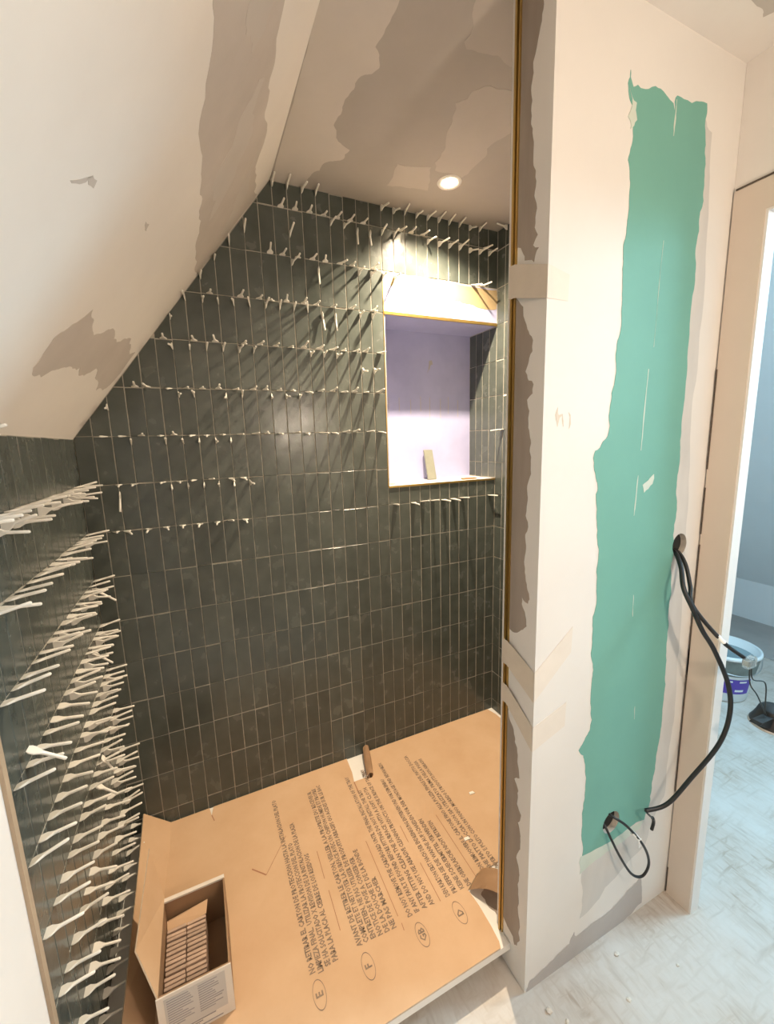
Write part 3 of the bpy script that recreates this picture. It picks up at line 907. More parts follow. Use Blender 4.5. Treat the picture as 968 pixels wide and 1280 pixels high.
# left wall
def wedge_left(c, row, kind):
    y, z = -c * w, rowz(row)
    up = Matrix.Rotation(-wrnd.gauss(0.10, .07), 4, 'Y')
    spin = wrnd.uniform(-.2, .2) + (PI / 2 if kind == 'v' else 0)
    if kind == 'd':
        m = Matrix.Translation((0.012, y, z)) @ Matrix.Rotation(wrnd.uniform(2.2, 2.8), 4, 'Y') @ Matrix.Rotation(PI / 2, 4, 'Z')
    else:
        m = Matrix.Translation((-0.003, y, z)) @ up @ OUT_L @ tilt(s=.09) @ Matrix.Rotation(spin, 4, 'Z')
    tip = m @ Vector((0, 0, .06))
    p = project(tip)
    if p[0] < -4 or p[1] > 1300:
        return
    wedges.append(('left', row, y, kind, m))
for r in range(6, 15):
    for c in range(15):
        wedge_left(c + 0.5 + wrnd.uniform(-.15, .15), r, 'h')
for c in (13.4, 14.3):
    wedge_left(c, 5.08, 'h')
for r, cs in {6: (1, 2, 3, 4, 6, 8, 10, 11, 12, 13), 7: (1, 5), 8: (1, 2, 4, 6, 8, 9), 9: (1, 2, 3, 4, 5, 7, 8), 10: (1, 2, 3, 6, 7), 11: (1, 2, 4, 5), 12: (1, 2, 3), 13: (1, 3)}.items():
    for c in cs:
        wedge_left(c, r + .16, 'v')
for c, r in ((1.3, 8.1), (4.2, 9.0), (5.5, 10.9), (7.3, 11.0), (13.9, 8.7)):
    wedge_left(c, r, 'd')
# a few on the right wall
for yy, row, kind in ((-0.06, -0.44, 'v'), (-0.05, 5, 'h'), (-0.12, 4, 'v')):
    m = Matrix.Translation((XR + .003, yy, rowz(row))) @ OUT_R @ tilt() @ Matrix.Rotation(PI / 2 if kind == 'v' else 0, 4, 'Z')
    wedges.append(('right', row, yy, kind, m))
# label by wall and row, counted along the row
byrow = {}
for wd in wedges:
    key = (wd[0], round(wd[1]) if wd[0] != 'back' or wd[1] > -0.3 else -1)
    byrow.setdefault(key, []).append(wd)
wallname = {'back': 'back wall', 'left': 'left wall', 'right': 'right wall'}
for wall in ('back', 'left', 'right'):
    keys = sorted(k for k in byrow if k[0] == wall)
    for ri, k in enumerate(keys):
        L = sorted(byrow[k], key=lambda t: t[2] if wall == 'back' else -t[2])
        for n, wd in enumerate(L):
            o = bpy.data.objects.new('spacer_wedge', wrnd.choice(WM))
            COL.objects.link(o)
            o.matrix_world = wd[4]
            pose = {'h': 'flat', 'v': 'upright', 'd': 'drooping'}[wd[3]]
            frm = 'from left' if wall == 'back' else 'from corner'
            rowtxt = '%s row from top' % ordinal(ri + 1)
            tag(o, '%s white plastic wedge, %s, %s, %s %s' % (pose, wallname[wall], rowtxt, ordinal(n + 1), frm), 'tile wedge', 'tile wedges on the %s' % wallname[wall])

# ------------------------------------------------------------------ shower tray and cardboard
bm = bmesh.new()
prism(bm, [(0.001, -0.002, -0.006), (0.001, -0.852, -0.006), (XP - .001, -0.852, -0.006), (XP - .001, -0.795, -0.006), (XR - .001, -0.795, -0.006), (XR - .001, -0.002, -0.006)], (0, 0, 0.0205))
tray = empty('shower_tray', (0, 0, ZF), 'white shower tray under the cardboard with a thin front edge', 'shower tray')
o = obj('tray_slab', bm, 'tray', tray); o.location = (0, 0, -ZF)
o = obj('tray_support', box((0.02, -0.70, ZF), (XP - .02, -0.02, -0.006)), 'tray_base', tray); o.location = (0, 0, -ZF)

card = empty('protective_cardboard', (0.8, -0.4, ZC - .005), 'large brown printed cardboard sheet protecting the shower tray', 'cardboard')
def cpart(name, bm, mats):
    o = obj(name, bm, mats, card)
    o.location = (-0.8, 0.4, -(ZC - .005))
    return o
outline = [(0.118, -0.852), (0.968, -0.852), (0.974, -0.838), (0.978, -0.80), (0.980, -0.74), (0.976, -0.69), (1.03, -0.662), (1.125, -0.66), (1.20, -0.685), (1.30, -0.74), (1.45, -0.76), (1.598, -0.76), (1.60, -0.4), (1.598, -0.06), (1.585, -0.008),
           (1.30, -0.006), (1.0, -0.005), (0.905, -0.005), (0.90, -0.05), (0.868, -0.14), (0.803, -0.138), (0.812, -0.09), (0.817, -0.004), (0.6, -0.005), (0.35, -0.006), (0.27, -0.006), (0.262, -0.045), (0.255, -0.006), (0.122, -0.008), (0.124, -0.12), (0.116, -0.276), (0.114, -0.6)]
bm = bmesh.new()
prism(bm, [(x, y, ZC - .005) for x, y in outline], (0, 0, .005), 0, 1)
sheet = cpart('sheet', bm, ['card', 'card_edge'])
# left flap folded up
bm = bmesh.new()
cr = [(0.122, -0.008, ZC), (0.124, -0.12, ZC), (0.116, -0.276, ZC), (0.114, -0.6, ZC), (0.118, -0.852, ZC)]
ed = [(0.041, -0.006, 0.092), (0.045, -0.12, 0.094), (0.050, -0.276, 0.098), (0.060, -0.6, 0.112), (0.062, -0.852, 0.115)]
vt = [[bm.verts.new(p) for p in cr], [bm.verts.new(p) for p in ed]]
vb = [[bm.verts.new((p[0] - .003, p[1], p[2] - .003)) for p in cr], [bm.verts.new((p[0] - .003, p[1], p[2] - .003)) for p in ed]]
for i in range(4):
    bm.faces.new((vt[0][i], vt[0][i + 1], vt[1][i + 1], vt[1][i]))
    bm.faces.new((vb[0][i], vb[1][i], vb[1][i + 1], vb[0][i + 1]))
    bm.faces.new((vt[1][i], vt[1][i + 1], vb[1][i + 1], vb[1][i])).material_index = 1
bm.faces.new((vt[0][0], vt[1][0], vb[1][0], vb[0][0])).material_index = 1
bm.faces.new((vt[0][4], vb[0][4], vb[1][4], vt[1][4])).material_index = 1
cpart('folded_flap', bm, ['card', 'card_edge'])
# curled torn tongue at the front right corner
bm = bmesh.new()
n = 10
rows_ = []
for i in range(n + 1):
    t = i / n
    a = Vector((0.978, -0.692, ZC + .001)).lerp(Vector((1.04, -0.782, ZC + .045)), t)
    b = Vector((1.055, -0.655, ZC + .001)).lerp(Vector((1.10, -0.74, ZC + .035)), t)
    lift = 0.016 * math.sin(PI * t)
    rows_.append([bm.verts.new(a.lerp(b, k / 5) + Vector((0, 0, lift + .006 * math.sin(PI * k / 5)))) for k in range(6)])
for i in range(n):
    for k in range(5):
        bm.faces.new((rows_[i][k], rows_[i][k + 1], rows_[i + 1][k + 1], rows_[i + 1][k])).smooth = True
bmesh.ops.solidify(bm, geom=bm.faces[:], thickness=0.004)
cpart('torn_tongue', bm, 'card')['label'] = 'curled torn tongue of cardboard by the brass strip'
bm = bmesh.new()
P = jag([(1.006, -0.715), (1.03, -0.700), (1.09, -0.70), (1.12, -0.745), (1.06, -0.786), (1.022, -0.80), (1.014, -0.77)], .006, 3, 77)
prism(bm, [(p.x, p.y, ZC - .0052) for p in P], (0, 0, .0012))  # thin dark sheet that paints the shade below the curled tongue
cpart('tongue_shade_patch', bm, 'scrape_and_shade')['label'] = 'dark patch painting the shade under the torn tongue'
# rolled strip at the back tear
bm = bmesh.new()
n = 12
rws = []
for i in range(7):
    t = i / 6
    base = Vector((0.875, -0.15, ZC)).lerp(Vector((0.912, -0.006, ZC + .012)), t)
    ring = []
    for k in range(n):
        a = PI * 1.5 * k / (n - 1)
        r = 0.013 + .003 * math.sin(3 * t)
        ring.append(bm.verts.new(base + Vector((-r * math.cos(a) - .004, 0, .012 + r * math.sin(a) * .9))))
    rws.append(ring)
for i in range(6):
    for k in range(n - 1):
        bm.faces.new((rws[i][k], rws[i][k + 1], rws[i + 1][k + 1], rws[i + 1][k])).smooth = True
bmesh.ops.solidify(bm, geom=bm.faces[:], thickness=0.002)
cpart('rolled_strip', bm, ['card'])['label'] = 'rolled strip of cardboard beside the back tear'
# creases and cuts
bm = bmesh.new()
def strip(bm, x0, y0, x1, y1, wd, z=ZC + .0004):
    d = Vector((x1 - x0, y1 - y0)).normalized()
    nn = Vector((-d.y, d.x)) * wd / 2
    vs = [bm.verts.new((p[0], p[1], z)) for p in ((x0 - nn.x, y0 - nn.y), (x1 - nn.x, y1 - nn.y), (x1 + nn.x, y1 + nn.y), (x0 + nn.x, y0 + nn.y))]
    bm.faces.new(vs)
strip(bm, 0.802, -0.14, 0.80, -0.205, .004)
strip(bm, 0.262, -0.045, 0.27, -0.075, .003)
strip(bm, 0.375, -0.325, 0.415, -0.365, .004)
strip(bm, 0.415, -0.365, 0.50, -0.255, .0016)
cpart('knife_cuts', bm, 'ink_red')
# printed text: lines run towards the back wall
TXT = {
    'E': [(0.486, -0.683, 'NO RETIRAR EL CARTON DE PROTECCION HASTA LA INSTALACION DEL PLATO', 0.60, 0.0),
          (0.507, -0.690, 'LIMPIEZA FINAL.  UTILIZAR LA PROTECCION DEL PLATO', 0.40, 0.0),
          (0.528, -0.684, 'SE HA SOLICITADO X REVISION DE LA INSTALACION DE LA PLAZA', 0.47, 0.0),
          (0.549, -0.683, 'PARA LA PLACA AL CIERRE DE LOS RESIDUOS', 0.33, 0.0),],
    'F': [(0.621, -0.680, 'AVANT DE RETIRER LE CARTON, VEILLER A LA PROPRETE DU RECEVEUR', 0.575, 0.0),
          (0.641, -0.680, 'COMPLETE ET NETTOYER LA SURFACE AVEC UN CHIFFON HUMIDE ET PROPRE', 0.58, 0.0),
          (0.662, -0.680, 'ENTRETIEN, NE PAS UTILISER DE PRODUITS ABRASIFS OU ACIDES SUR LE BAC', 0.59, 0.0),
          (0.683, -0.682, 'NOTICE DE POSE A CONSERVER', 0.25, 0.0),
          (0.704, -0.683, 'DE LA DOUCHE ET DE LA BONDE', 0.27, 0.0),
          (0.725, -0.684, 'NE PAS MARCHER', 0.16, 0.0)],
    'GB': [(0.781, -0.677, 'DO NOT REMOVE THE CARDBOARD UNTIL THE FINAL INSTALLATION OF THE TRAY', 0.575, 0.0),
           (0.805, -0.676, 'IF ANY FAULT IS FOUND BEFORE FITTING DO NOT INSTALL THE TRAY', 0.49, 0.0),
           (0.830, -0.677, 'AFTER FITTING CLEAN THE SURFACE WITH A SOFT CLOTH', 0.49, 0.0),
           (0.855, -0.678, 'AND DO NOT USE ABRASIVE CLEANING PRODUCTS ON THE SURFACE OF THE TRAY', 0.585, 0.0)],
    'D': [(0.910, -0.679, 'DEN KARTON ERST NACH DER ENDREINIGUNG ENTFERNEN UND VOR DEM EINBAU', 0.50, 0.0),
          (0.936, -0.680, 'PRUEFEN SIE DIE WANNE AUF SCHAEDEN VOR DER MONTAGE UND BEWAHREN', 0.585, 0.0),
          (0.962, -0.680, 'KEINE SCHEUERMITTEL VERWENDEN', 0.27, 0.0),
          (0.988, -0.681, 'DIE OBERFLAECHE NICHT BETRETEN', 0.25, 0.0)],
    'I': [(1.055, -0.672, 'NON RIMUOVERE IL CARTONE FINO ALLA PULIZIA FINALE DEL PIATTO DOCCIA', 0.565, 0.0),
          (1.080, -0.672, 'CHE PIATTO DOCCIA NON SIA UTILIZZATO PRIMA DELLA POSA', 0.52, 0.0),
          (1.105, -0.672, 'APERTO E PULITO CON UN PANNO MORBIDO E PRODOTTI NON ABRASIVI', 0.52, 0.0)],
}
def text_mesh(s, size):
    cu = bpy.data.curves.new('txt', 'FONT')
    cu.body = s
    cu.size = size
    cu.resolution_u = 1
    cu.offset = 0.0007
    o = bpy.data.objects.new('txt', cu)
    COL.objects.link(o)
    bpy.context.view_layer.update()
    dg = bpy.context.evaluated_depsgraph_get()
    me = bpy.data.meshes.new_from_object(o.evaluated_get(dg))
    bpy.data.objects.remove(o)
    return me
for key, lines in TXT.items():
    bm = bmesh.new()
    for x, y, s, length, _ in lines:
        me = text_mesh(s, 0.021)
        xs = [v.co.x for v in me.vertices]
        k = length / max(xs)
        n0 = len(bm.verts)
        bm.from_mesh(me)
        bm.verts.ensure_lookup_table()
        for v in bm.verts[n0:]:
            lx, ly = v.co.x * k, v.co.y
            v.co = Vector((x - ly + .007, y + lx, ZC + .0005))
    cpart('printed_text', bm, 'ink')['label'] = 'block of printed instructions in capital letters'
for key, ex in (('E', 0.491), ('F', 0.625), ('GB', 0.79), ('D', 0.917)):
    bm = bmesh.new()
    n = 40
    for k in range(n):
        a0, a1 = 2 * PI * k / n, 2 * PI * (k + 1) / n
        q = []
        for a, s in ((a0, 1), (a1, 1), (a1, .93), (a0, .93)):
            q.append(bm.verts.new((ex + .0165 * s * math.cos(a), -0.731 + .033 * s * math.sin(a), ZC + .0005)))
        bm.faces.new(q)
    me = text_mesh(key, 0.026)
    xs = [v.co.x for v in me.vertices]; ys = [v.co.y for v in me.vertices]
    mxx, mnx, mxy, mny = max(xs), min(xs), max(ys), min(ys)
    n0 = len(bm.verts)
    bm.from_mesh(me)
    bm.verts.ensure_lookup_table()
    for v in bm.verts[n0:]:
        v.co = Vector((ex - (v.co.y - (mxy + mny) / 2), -0.731 + (v.co.x - (mxx + mnx) / 2), ZC + .0005))
    cpart('language_mark', bm, 'ink')['label'] = 'printed oval with the letters ' + key
for x, y0, y1 in ((0.583, -0.62, -0.50), (0.583, -0.46, -0.36), (0.748, -0.66, -0.40), (0.748, -0.70, -0.68), (0.882, -0.68, -0.55), (0.882, -0.47, -0.40), (1.022, -0.68, -0.42)):
    bm = bmesh.new()
    strip(bm, x, y0, x + .002, y1, .0018)
    cpart('divider_line', bm, 'ink_red')

# ------------------------------------------------------------------ open box with spare tiles
bx0, bx1, by0, by1, bz0, bz1 = 0.135, 0.294, -0.664, -0.432, ZC + .0005, 0.16
boxo = empty('cardboard_box', ((bx0 + bx1) / 2, (by0 + by1) / 2, bz0), 'open brown cardboard box of spare tiles beside the left wall', 'cardboard box')
def bpart(name, bm, mats, label=None):
    o = obj(name, bm, mats, boxo)
    o.location = -Vector(boxo.location)
    if label:
        o['label'] = label
    return o
t = .004
bm = bmesh.new()
boxm(bm, (bx0, by0, bz0), (bx1, by1, bz0 + t))
boxm(bm, (bx0, by0, bz0), (bx0 + t, by1, bz1))
boxm(bm, (bx1 - t, by0, bz0), (bx1, by1, bz1))
boxm(bm, (bx0 + t, by1 - t, bz0), (bx1 - t, by1, bz1 - .001))
boxm(bm, (bx0 + t, by0, bz0), (bx1 - t, by0 + t, bz1))
bpart('body', bm, 'card_dark')
bpart('back_rim', box((bx0, by1 - .009, bz1 - .004), (bx1, by1 + .002, bz1 + .001)), 'label_white', 'pale cut edge along the back of the box')
fpn = bpart('front_panel', box((bx0 - .001, by0 - .003, bz0), (bx1 + .001, by0, bz1 + .001)), 'label_white', 'pale printed front panel')
obj('print_panel', box((bx0 + .014, by0 - .0038, bz0 + .03), (bx1 - .014, by0 - .003, bz1 - .008)), 'label_grey', fpn)
bm = bmesh.new()
rb = random.Random(5)
for col in range(2):
    for k in range(12):
        z = bz1 - .016 - k * .0068
        x0 = bx0 + .019 + col * .066
        boxm(bm, (x0, by0 - .0044, z), (x0 + rb.uniform(.03, .056), by0 - .0038, z + .0020))
for k in range(4):
    z = bz0 + .026 - k * .006
    boxm(bm, (bx0 + .016, by0 - .0040, z), (bx0 + rb.uniform(.08, .14), by0 - .003, z + .002))
obj('panel_print', bm, 'label_ink', fpn)
# left flap standing up
bm = bmesh.new()
prism(bm, [(0.1355, -0.425, 0.16), (0.1355, -0.664, 0.16), (0.094, -0.60, 0.236), (0.106, -0.36, 0.270)], (0.003, 0, 0.001), 0, 1)
bpart('side_flap', bm, ['card', 'card_edge'])
# inner flap
bm = bmesh.new()
prism(bm, [(0.140, -0.445, 0.10), (0.245, -0.445, 0.115), (0.240, -0.475, 0.105), (0.142, -0.478, 0.085)], (0, 0, .003), 0, 1)
bpart('inner_flap', bm, ['card', 'card_edge'])
# spare tiles standing in the box
sp = bmesh.new()
boxm(sp, (-.0235, -.0038, 0), (.0235, .0038, 0.080))
bmesh.ops.bevel(sp, geom=sp.edges[:], offset=.0009, segments=1, affect='EDGES')
for f in sp.faces:
    f.material_index = 0
spme = bpy.data.meshes.new('spare_tile')
sp.to_mesh(spme); sp.free()
spme.materials.append(M['spare_edge'])
rb = random.Random(9)
for col in range(2):
    for k in range(15):
        o = bpy.data.objects.new('spare_tile', spme)
        COL.objects.link(o)
        o.location = (bx0 + .031 + col * .049 + rb.uniform(-.001, .001), -0.478 - k * .0112, bz0 + t + .0005 - rb.uniform(0, .0003))
        o.rotation_euler = (rb.uniform(-.015, .015), 0, rb.uniform(-.02, .02))
        tag(o, 'terracotta-edged spare tile in the box, %s column, %s from the back' % (('left', 'right')[col], ordinal(k + 1)), 'tile', 'spare tiles in the box')

# ------------------------------------------------------------------ niche contents
bm = box((-.0236, -.0038, 0), (.0236, .0038, .148), .0009)
lt = obj('leaning_tile', bm, ['tile_sheen'])
lt.location = (1.358, 0.140, NZ0 + .001)
lt.rotation_euler = (-0.34, 0.04, 0.0)
tag(lt, 'loose grey-green tile leaning against the lilac niche back', 'tile')
bm = bmesh.new()
P = jag([(-.04, -.012), (.04, -.014), (.042, .010), (-.03, .014)], .004, 3, 3)
prism(bm, [(p.x, p.y, 0) for p in P], (0, 0, .006))
o = obj('cardboard_scrap', bm, 'card_dark'); o.location = (1.50, 0.05, NZ0 + .0005)
tag(o, 'small brown scrap lying at the right end of the niche ledge', 'scrap')
bm = bmesh.new()
P = jag([(-.018, -.006), (.02, -.008), (.018, .007), (-.016, .008)], .004, 3, 8)
prism(bm, [(p.x, p.y, 0) for p in P], (0, 0, .007))
o = obj('mortar_crumb', bm, 'board_grey'); o.location = (1.10, 0.06, NZ0 + .0005)
tag(o, 'grey mortar crumb at the left end of the niche ledge', 'crumb')

# ------------------------------------------------------------------ masking tapes on the partition edge
def tape(zs, ze, fs_, fe_, label, m='tape'):
    """zs: (top,bottom) at the brass; ze: (top,bottom) at the corner; fs_: end x on front face"""
    t = empty('tape_strip', (XP, -.85, (zs[1] + ze[1]) / 2), label, 'tape', 'tape strips holding the brass channel')
    bm = bmesh.new()
    prism(bm, [(XP - .0078, YB + .007, zs[0]), (XP - .0078, YB + .007, zs[1]), (XP - .0078, YB - .010, zs[1] - .001), (XP - .0078, YB - .010, zs[0] - .001)], (-.0006, 0, 0))
    prism(bm, [(XP - .0078, YB - .010, zs[0] - .001), (XP - .0078, YB - .010, zs[1] - .001), (XP - .0012, YP + .001, ze[1]), (XP - .0012, YP + .001, ze[0])], (-.0006, 0, 0))
    o = obj('side_length', bm, m, t); o.location = -Vector(t.location)
    bm = bmesh.new()
    prism(bm, [(XP - .001, YP, ze[0]), (XP - .001, YP, ze[1]), (fs_, YP, fe_[1]), (fs_ + .002, YP, fe_[0])], (0, -.0010, 0))
    o = obj('front_length', bm, 'tape_pale', t); o.location = -Vector(t.location)
tape((1.765, 1.698), (1.735, 1.672), 1.058, (1.722, 1.672), 'upper beige tape strip over the brass channel, level with the niche head')
tape((0.905, 0.840), (0.86, 0.785), 1.115, (0.95, 0.885), 'middle beige tape strip over the brass channel')
tape((0.785, 0.735), (0.72, 0.655), 1.105, (0.755, 0.69), 'lowest beige tape strip over the brass channel near the tray')

# ------------------------------------------------------------------ downlights
def downlight(name, loc, label, energy, color, soft, angle, blend):
    d = empty(name, loc, label, 'downlight')
    bm = bmesh.new()
    lathe(bm, [(0.026, 0.004), (0.028, -0.002), (0.041, -0.003), (0.043, 0.0005)], 40)
    obj('bezel', bm, 'bezel', d)
    bm = bmesh.new()
    bmesh.ops.create_circle(bm, cap_ends=True, segments=32, radius=0.026, matrix=Matrix.Translation((0, 0, -0.0008)))
    obj('lens', bm, 'lens', d)
    l = add_light(name + '_beam', 'SPOT', (loc[0], loc[1], loc[2] - 0.012), energy, color, spot_size=angle, spot_blend=blend, shadow_soft_size=soft)
    return d
downlight('downlight', SHOWER_LAMP, 'lit recessed downlight in the shower ceiling', SHOWER_W * 4, WARM, 0.014, math.radians(136), 1.0)
# bare bulb hanging in the hall behind the viewer
pb = empty('pendant_bulb', HALL_LAMP, 'bare warm bulb hanging on a cord in the hall', 'light bulb')
bm = bmesh.new()
lathe(bm, [(0.0005, -.032), (.012, -.030), (.024, -.018), (.029, 0.0), (.026, .016), (.016, .034), (.013, .046)], 28)
obj('glass_bulb', bm, 'bulb', pb)
bm = bmesh.new()
lathe(bm, [(.014, .046), (.020, .048), (.020, .085), (.006, .095), (.0005, .095)], 24)
obj('socket', bm, 'black', pb)
bm = bmesh.new()
tube_mesh(bm, [(0, 0, .09), (.004, 0, .3), (0, 0, CEIL2 - HALL_LAMP[2] - .003)], .003, 8)
obj('cord', bm, 'cable', pb)
add_light('pendant_bulb_glow', 'POINT', HALL_LAMP, HALL_W, WARM2, shadow_soft_size=0.036)

# ------------------------------------------------------------------ cables and dangling light fitting
def unproj(x, y, Y):
    d = Vector(((x - 484) / FPX, (y - 640) / FPX, 1.0))
    dirw = Vector(RR[0]) * d.x + Vector(RR[1]) * d.y + Vector(RR[2]) * d.z
    s = (Y - CAMC.y) / dirw.y
    return CAMC + dirw * s
CA = [(1.507, -0.86, 1.086), (1.506, -0.905, 1.082), (1.497, -0.935, 1.055), (1.478, -0.963, 1.003), (1.456, -0.985, 0.962), (1.497, -1.036, 0.880), (1.540, -1.068, 0.838)]
CB = [(1.497, -0.86, 1.088), (1.494, -0.905, 1.083), (1.473, -0.938, 1.052), (1.446, -0.965, 1.005), (1.452, -0.988, 0.955), (1.470, -1.005, 0.900), (1.505, -1.02, 0.842), (1.545, -1.04, 0.745), (1.545, -1.05, 0.665), (1.53, -1.04, 0.575), (1.50, -1.0, 0.455), (1.455, -.97, 0.365), (1.40, -.945, 0.345)]
ca = empty('cable', CA[1], 'black cable with a white sleeve holding a clear connector in the doorway', 'cable')
def lpart(root, name, bm, mats):
    o = obj(name, bm, mats, root)
    o.location = -Vector(root.location)
    return o
bm = bmesh.new(); tube_mesh(bm, CA, 0.0050)
lpart(ca, 'sheath', bm, 'cable')
a, b = Vector(CA[5]), Vector(CA[6])
sl = [Vector(CA[4]).lerp(a, .86), Vector(CA[4]).lerp(a, 1.0) + Vector((0, 0, -.0008)), a.lerp(b, .12)]
bm = bmesh.new(); tube_mesh(bm, sl, 0.0058)
lpart(ca, 'white_sleeve', bm, 'white_plastic')
# clear connector block
bm = bmesh.new()
cpos = Vector((1.552, -1.075, 0.828))
boxm(bm, (-.018, -.009, -.016), (.018, .009, .012))
bmesh.ops.bevel(bm, geom=bm.edges[:], offset=.003, segments=2, affect='EDGES')
for v in bm.verts:
    v.co += cpos
con = lpart(ca, 'connector', bm, 'clear')
bm = bmesh.new()
for k in range(3):
    boxm(bm, (cpos.x - .013 + k * .010, cpos.y - .006, cpos.z - .010), (cpos.x - .007 + k * .010, cpos.y + .006, cpos.z + .004))
obj('terminal', bm, 'metal', con)

# dangling fitting with its two thin wires
fx = Vector((1.652, -1.10, 0.655))
ft = empty('light_fitting', fx, 'black light fitting hanging from two thin wires in the doorway', 'light fitting')
for k, pts in enumerate(([cpos + Vector((0.004, 0, -.016)), cpos + Vector((.004, -.005, -.06)), Vector((1.575, -1.09, .735)), fx + Vector((-.045, 0, .020))],
                         [cpos + Vector((0.012, 0, -.014)), cpos + Vector((.014, -.005, -.05)), Vector((1.605, -1.09, .762)), Vector((1.607, -1.095, .71)), fx + Vector((-.043, .004, .020))])):
    bm = bmesh.new(); tube_mesh(bm, pts, 0.0016, 6)
    lpart(ft, 'wire', bm, 'wire')
bm = bmesh.new()
lathe(bm, [(0.0001, .026), (.030, .026), (.034, .022), (.038, .010), (.044, -.004), (.050, -.014), (.050, -.020), (.0001, -.020)], 36, 0, fx)
lpart(ft, 'body', bm, 'black')
bm = bmesh.new()
lathe(bm, [(.050, -.016), (.0525, -.018), (.053, -.021), (.048, -.022), (.048, -.018)], 36, 0, fx)
lpart(ft, 'rim', bm, 'label_grey')
bm = bmesh.new()
boxm(bm, (fx.x - .012, fx.y - .045, fx.z + .004), (fx.x + .010, fx.y - .030, fx.z + .022))
boxm(bm, (fx.x - .040, fx.y - .030, fx.z + .012), (fx.x - .022, fx.y - .016, fx.z + .026))
lpart(ft, 'terminal_block', bm, 'white_plastic')
bm = bmesh.new()
prism(bm, [fx + Vector(p) for p in ((-.034, -.012, .016), (-.085, -.010, .018), (-.094, -.008, .012), (-.046, -.012, -.010))], (0, .022, 0))
lpart(ft, 'spring_clip', bm, 'black')

cb = empty('cable', CB[1], 'thick black cable looping from the upper hole across the doorway to a stripped end', 'cable')
bm = bmesh.new(); tube_mesh(bm, CB, 0.0058)
lpart(cb, 'sheath', bm, 'cable')
e = Vector(CB[-1])
bm = bmesh.new(); tube_mesh(bm, [e, e + Vector((.018, -.001, -.022)), e + Vector((.038, .0, -.042))], 0.0028, 8)
lpart(cb, 'bare_core', bm, 'wire')
bm = bmesh.new(); tube_mesh(bm, [e + Vector((.036, 0, -.040)), e + Vector((.046, .003, -.052)), e + Vector((.050, .004, -.068)), e + Vector((.044, .004, -.088))], 0.0046, 8)
lpart(cb, 'core_end', bm, 'cable')

LP = [(1.300, -0.86, 0.338), (1.296, -.915, 0.350), (1.325, -.945, 0.328), (1.372, -.965, 0.262), (1.398, -.968, 0.195), (1.388, -.96, 0.148), (1.355, -.95, 0.160), (1.315, -.94, 0.225), (1.290, -.925, 0.285), (1.286, -.905, 0.312), (1.292, -.86, 0.318)]
lo = empty('cable', LP[1], 'short black cable loop hanging out of the lower hole', 'cable')
bm = bmesh.new(); tube_mesh(bm, LP, 0.0036)
lpart(lo, 'sheath', bm, 'cable')
p0, p1 = Vector(LP[2]), Vector(LP[3])
bm = bmesh.new(); tube_mesh(bm, [p0.lerp(p1, .30), p0.lerp(p1, .5) + Vector((.0015, 0, .001)), p0.lerp(p1, .68) + Vector((.0015, 0, .001))], 0.0055)
q = p0.lerp(p1, .68)
prism(bm, [q + Vector(v) for v in ((-.006, -.003, .006), (.008, -.003, .004), (.012, -.003, -.022), (-.002, -.003, -.024))], (0, -.001, 0))
lpart(lo, 'white_tape', bm, 'white_plastic')

# ------------------------------------------------------------------ bucket in the neighbouring room
bk = empty('bucket', (2.96, -0.37, ZF), 'white paint bucket with a purple label on the bright room floor', 'bucket')
bm = bmesh.new()
lathe(bm, [(0.001, .004), (.115, .004), (.120, .010), (.140, .165), (.158, .275), (.152, .275), (.134, .165), (.112, .02)], 40)
obj('pail', bm, 'bucket_white', bk)
bm = bmesh.new()
lathe(bm, [(.1425, .168), (.158, .262), (.1585, .262), (.160, .255), (.1445, .168)], 40)
obj('smeared_band', bm, 'bucket_grey', bk)['label'] = 'dirty grey band below the rim'
bm = bmesh.new()
lathe(bm, [(.152, .276), (.156, .284), (.165, .282), (.167, .268), (.160, .262)], 40)
obj('rim', bm, 'bucket_white', bk)
bm = bmesh.new()
bmesh.ops.create_circle(bm, cap_ends=True, segments=36, radius=.146, matrix=Matrix.Translation((0, 0, .235)))
obj('water', bm, 'water', bk)
bm = bmesh.new()
n = 16
a0, a1 = math.radians(205), math.radians(268)
va_, vb_ = [], []
for k in range(n + 1):
    a = a0 + (a1 - a0) * k / n
    va_.append(bm.verts.new((.1285 * math.cos(a), .1285 * math.sin(a), .060)))
    vb_.append(bm.verts.new((.1405 * math.cos(a), .1405 * math.sin(a), .150)))
for k in range(n):
    bm.faces.new((va_[k], va_[k + 1], vb_[k + 1], vb_[k])).smooth = True
blab = obj('label', bm, 'purple', bk); blab['label'] = 'purple label'
bm = bmesh.new()
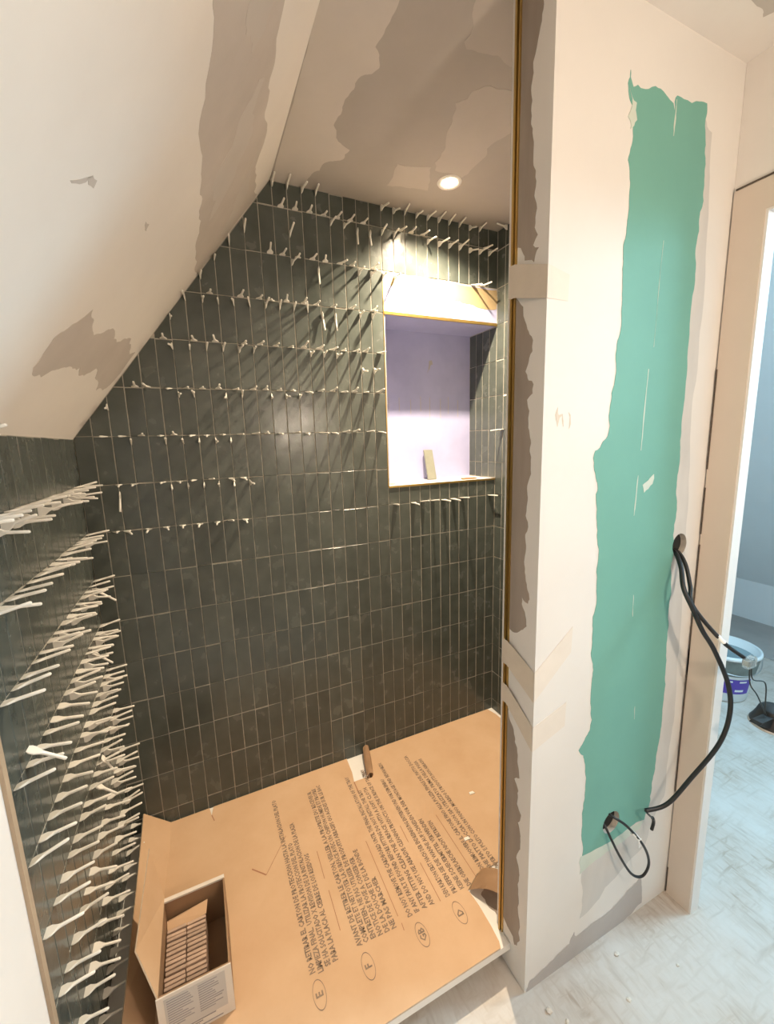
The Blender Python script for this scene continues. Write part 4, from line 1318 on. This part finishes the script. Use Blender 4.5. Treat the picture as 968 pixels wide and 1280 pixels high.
for za, zb, k0, k1 in ((.132, .142, .10, .34), (.132, .142, .55, .8), (.075, .088, .45, .75)):
    r0, r1 = .1280 + .013 * (za - .06) / .09, .1280 + .013 * (zb - .06) / .09
    aa = [a0 + (a1 - a0) * (k0 + (k1 - k0) * t / 4) for t in range(5)]
    lo_ = [bm.verts.new(((r0 + .0015) * math.cos(a), (r0 + .0015) * math.sin(a), za)) for a in aa]
    hi_ = [bm.verts.new(((r1 + .0015) * math.cos(a), (r1 + .0015) * math.sin(a), zb)) for a in aa]
    for k in range(4):
        bm.faces.new((lo_[k], lo_[k + 1], hi_[k + 1], hi_[k]))
obj('label_print', bm, 'bucket_white', blab)
bm = bmesh.new()
hp = []
for k in range(13):
    a = PI * k / 12
    hp.append((.164 * math.cos(a) * math.cos(-.9) , .164 * math.cos(a) * math.sin(-.9), .262 - .0 * k) if False else (0.166 * math.cos(a + PI - .6), 0.166 * math.sin(a + PI - .6), .262 - .075 * math.sin(a)))
tube_mesh(bm, hp, 0.0025, 6, 3)
obj('handle', bm, 'metal', bk)

# ------------------------------------------------------------------ debris on the floor
rb = random.Random(21)
for k, (x, y, sz, lab) in enumerate(((1.035, -0.965, .010, 'largest pale plaster chip in front of the partition corner'), (1.06, -1.00, .006, 'small pale chip beside the largest plaster chip'),
                                     (1.30, -0.96, .007, 'pale plaster chip on the floor before the middle of the partition'), (1.24, -1.04, .006, 'small plaster chip lying out on the dusty floor'),
                                     (1.43, -1.05, .005, 'tiny plaster chip on the floor near the doorway'))):
    bm = bmesh.new()
    bmesh.ops.create_icosphere(bm, subdivisions=1, radius=sz)
    for v in bm.verts:
        v.co = Vector((v.co.x * rb.uniform(.7, 1.5), v.co.y * rb.uniform(.6, 1.2), max(v.co.z * rb.uniform(.4, .7), -sz * .35)))
    o = obj('plaster_chip', bm, 'crumb')
    o.location = (x, y, ZF + sz * .35)
    tag(o, lab, 'plaster chip', 'plaster chips on the floor')
for x, y, lab in ((1.07, -0.55, 'white chip on the cardboard beside the brass channel, nearer the torn corner'), (1.20, -0.40, 'white chip on the cardboard beside the brass channel, farther back')):
    bm = bmesh.new()
    prism(bm, [(-.010, -.004, 0), (.012, -.006, 0), (.008, .005, 0), (-.008, .006, 0)], (0, 0, .003))
    o = obj('plastic_chip', bm, 'wedge'); o.location = (x, y, ZC + .0005)
    tag(o, lab, 'chip', 'chips on the cardboard')
print('tiles', nb, nl, nr, 'wedges', len(wedges))
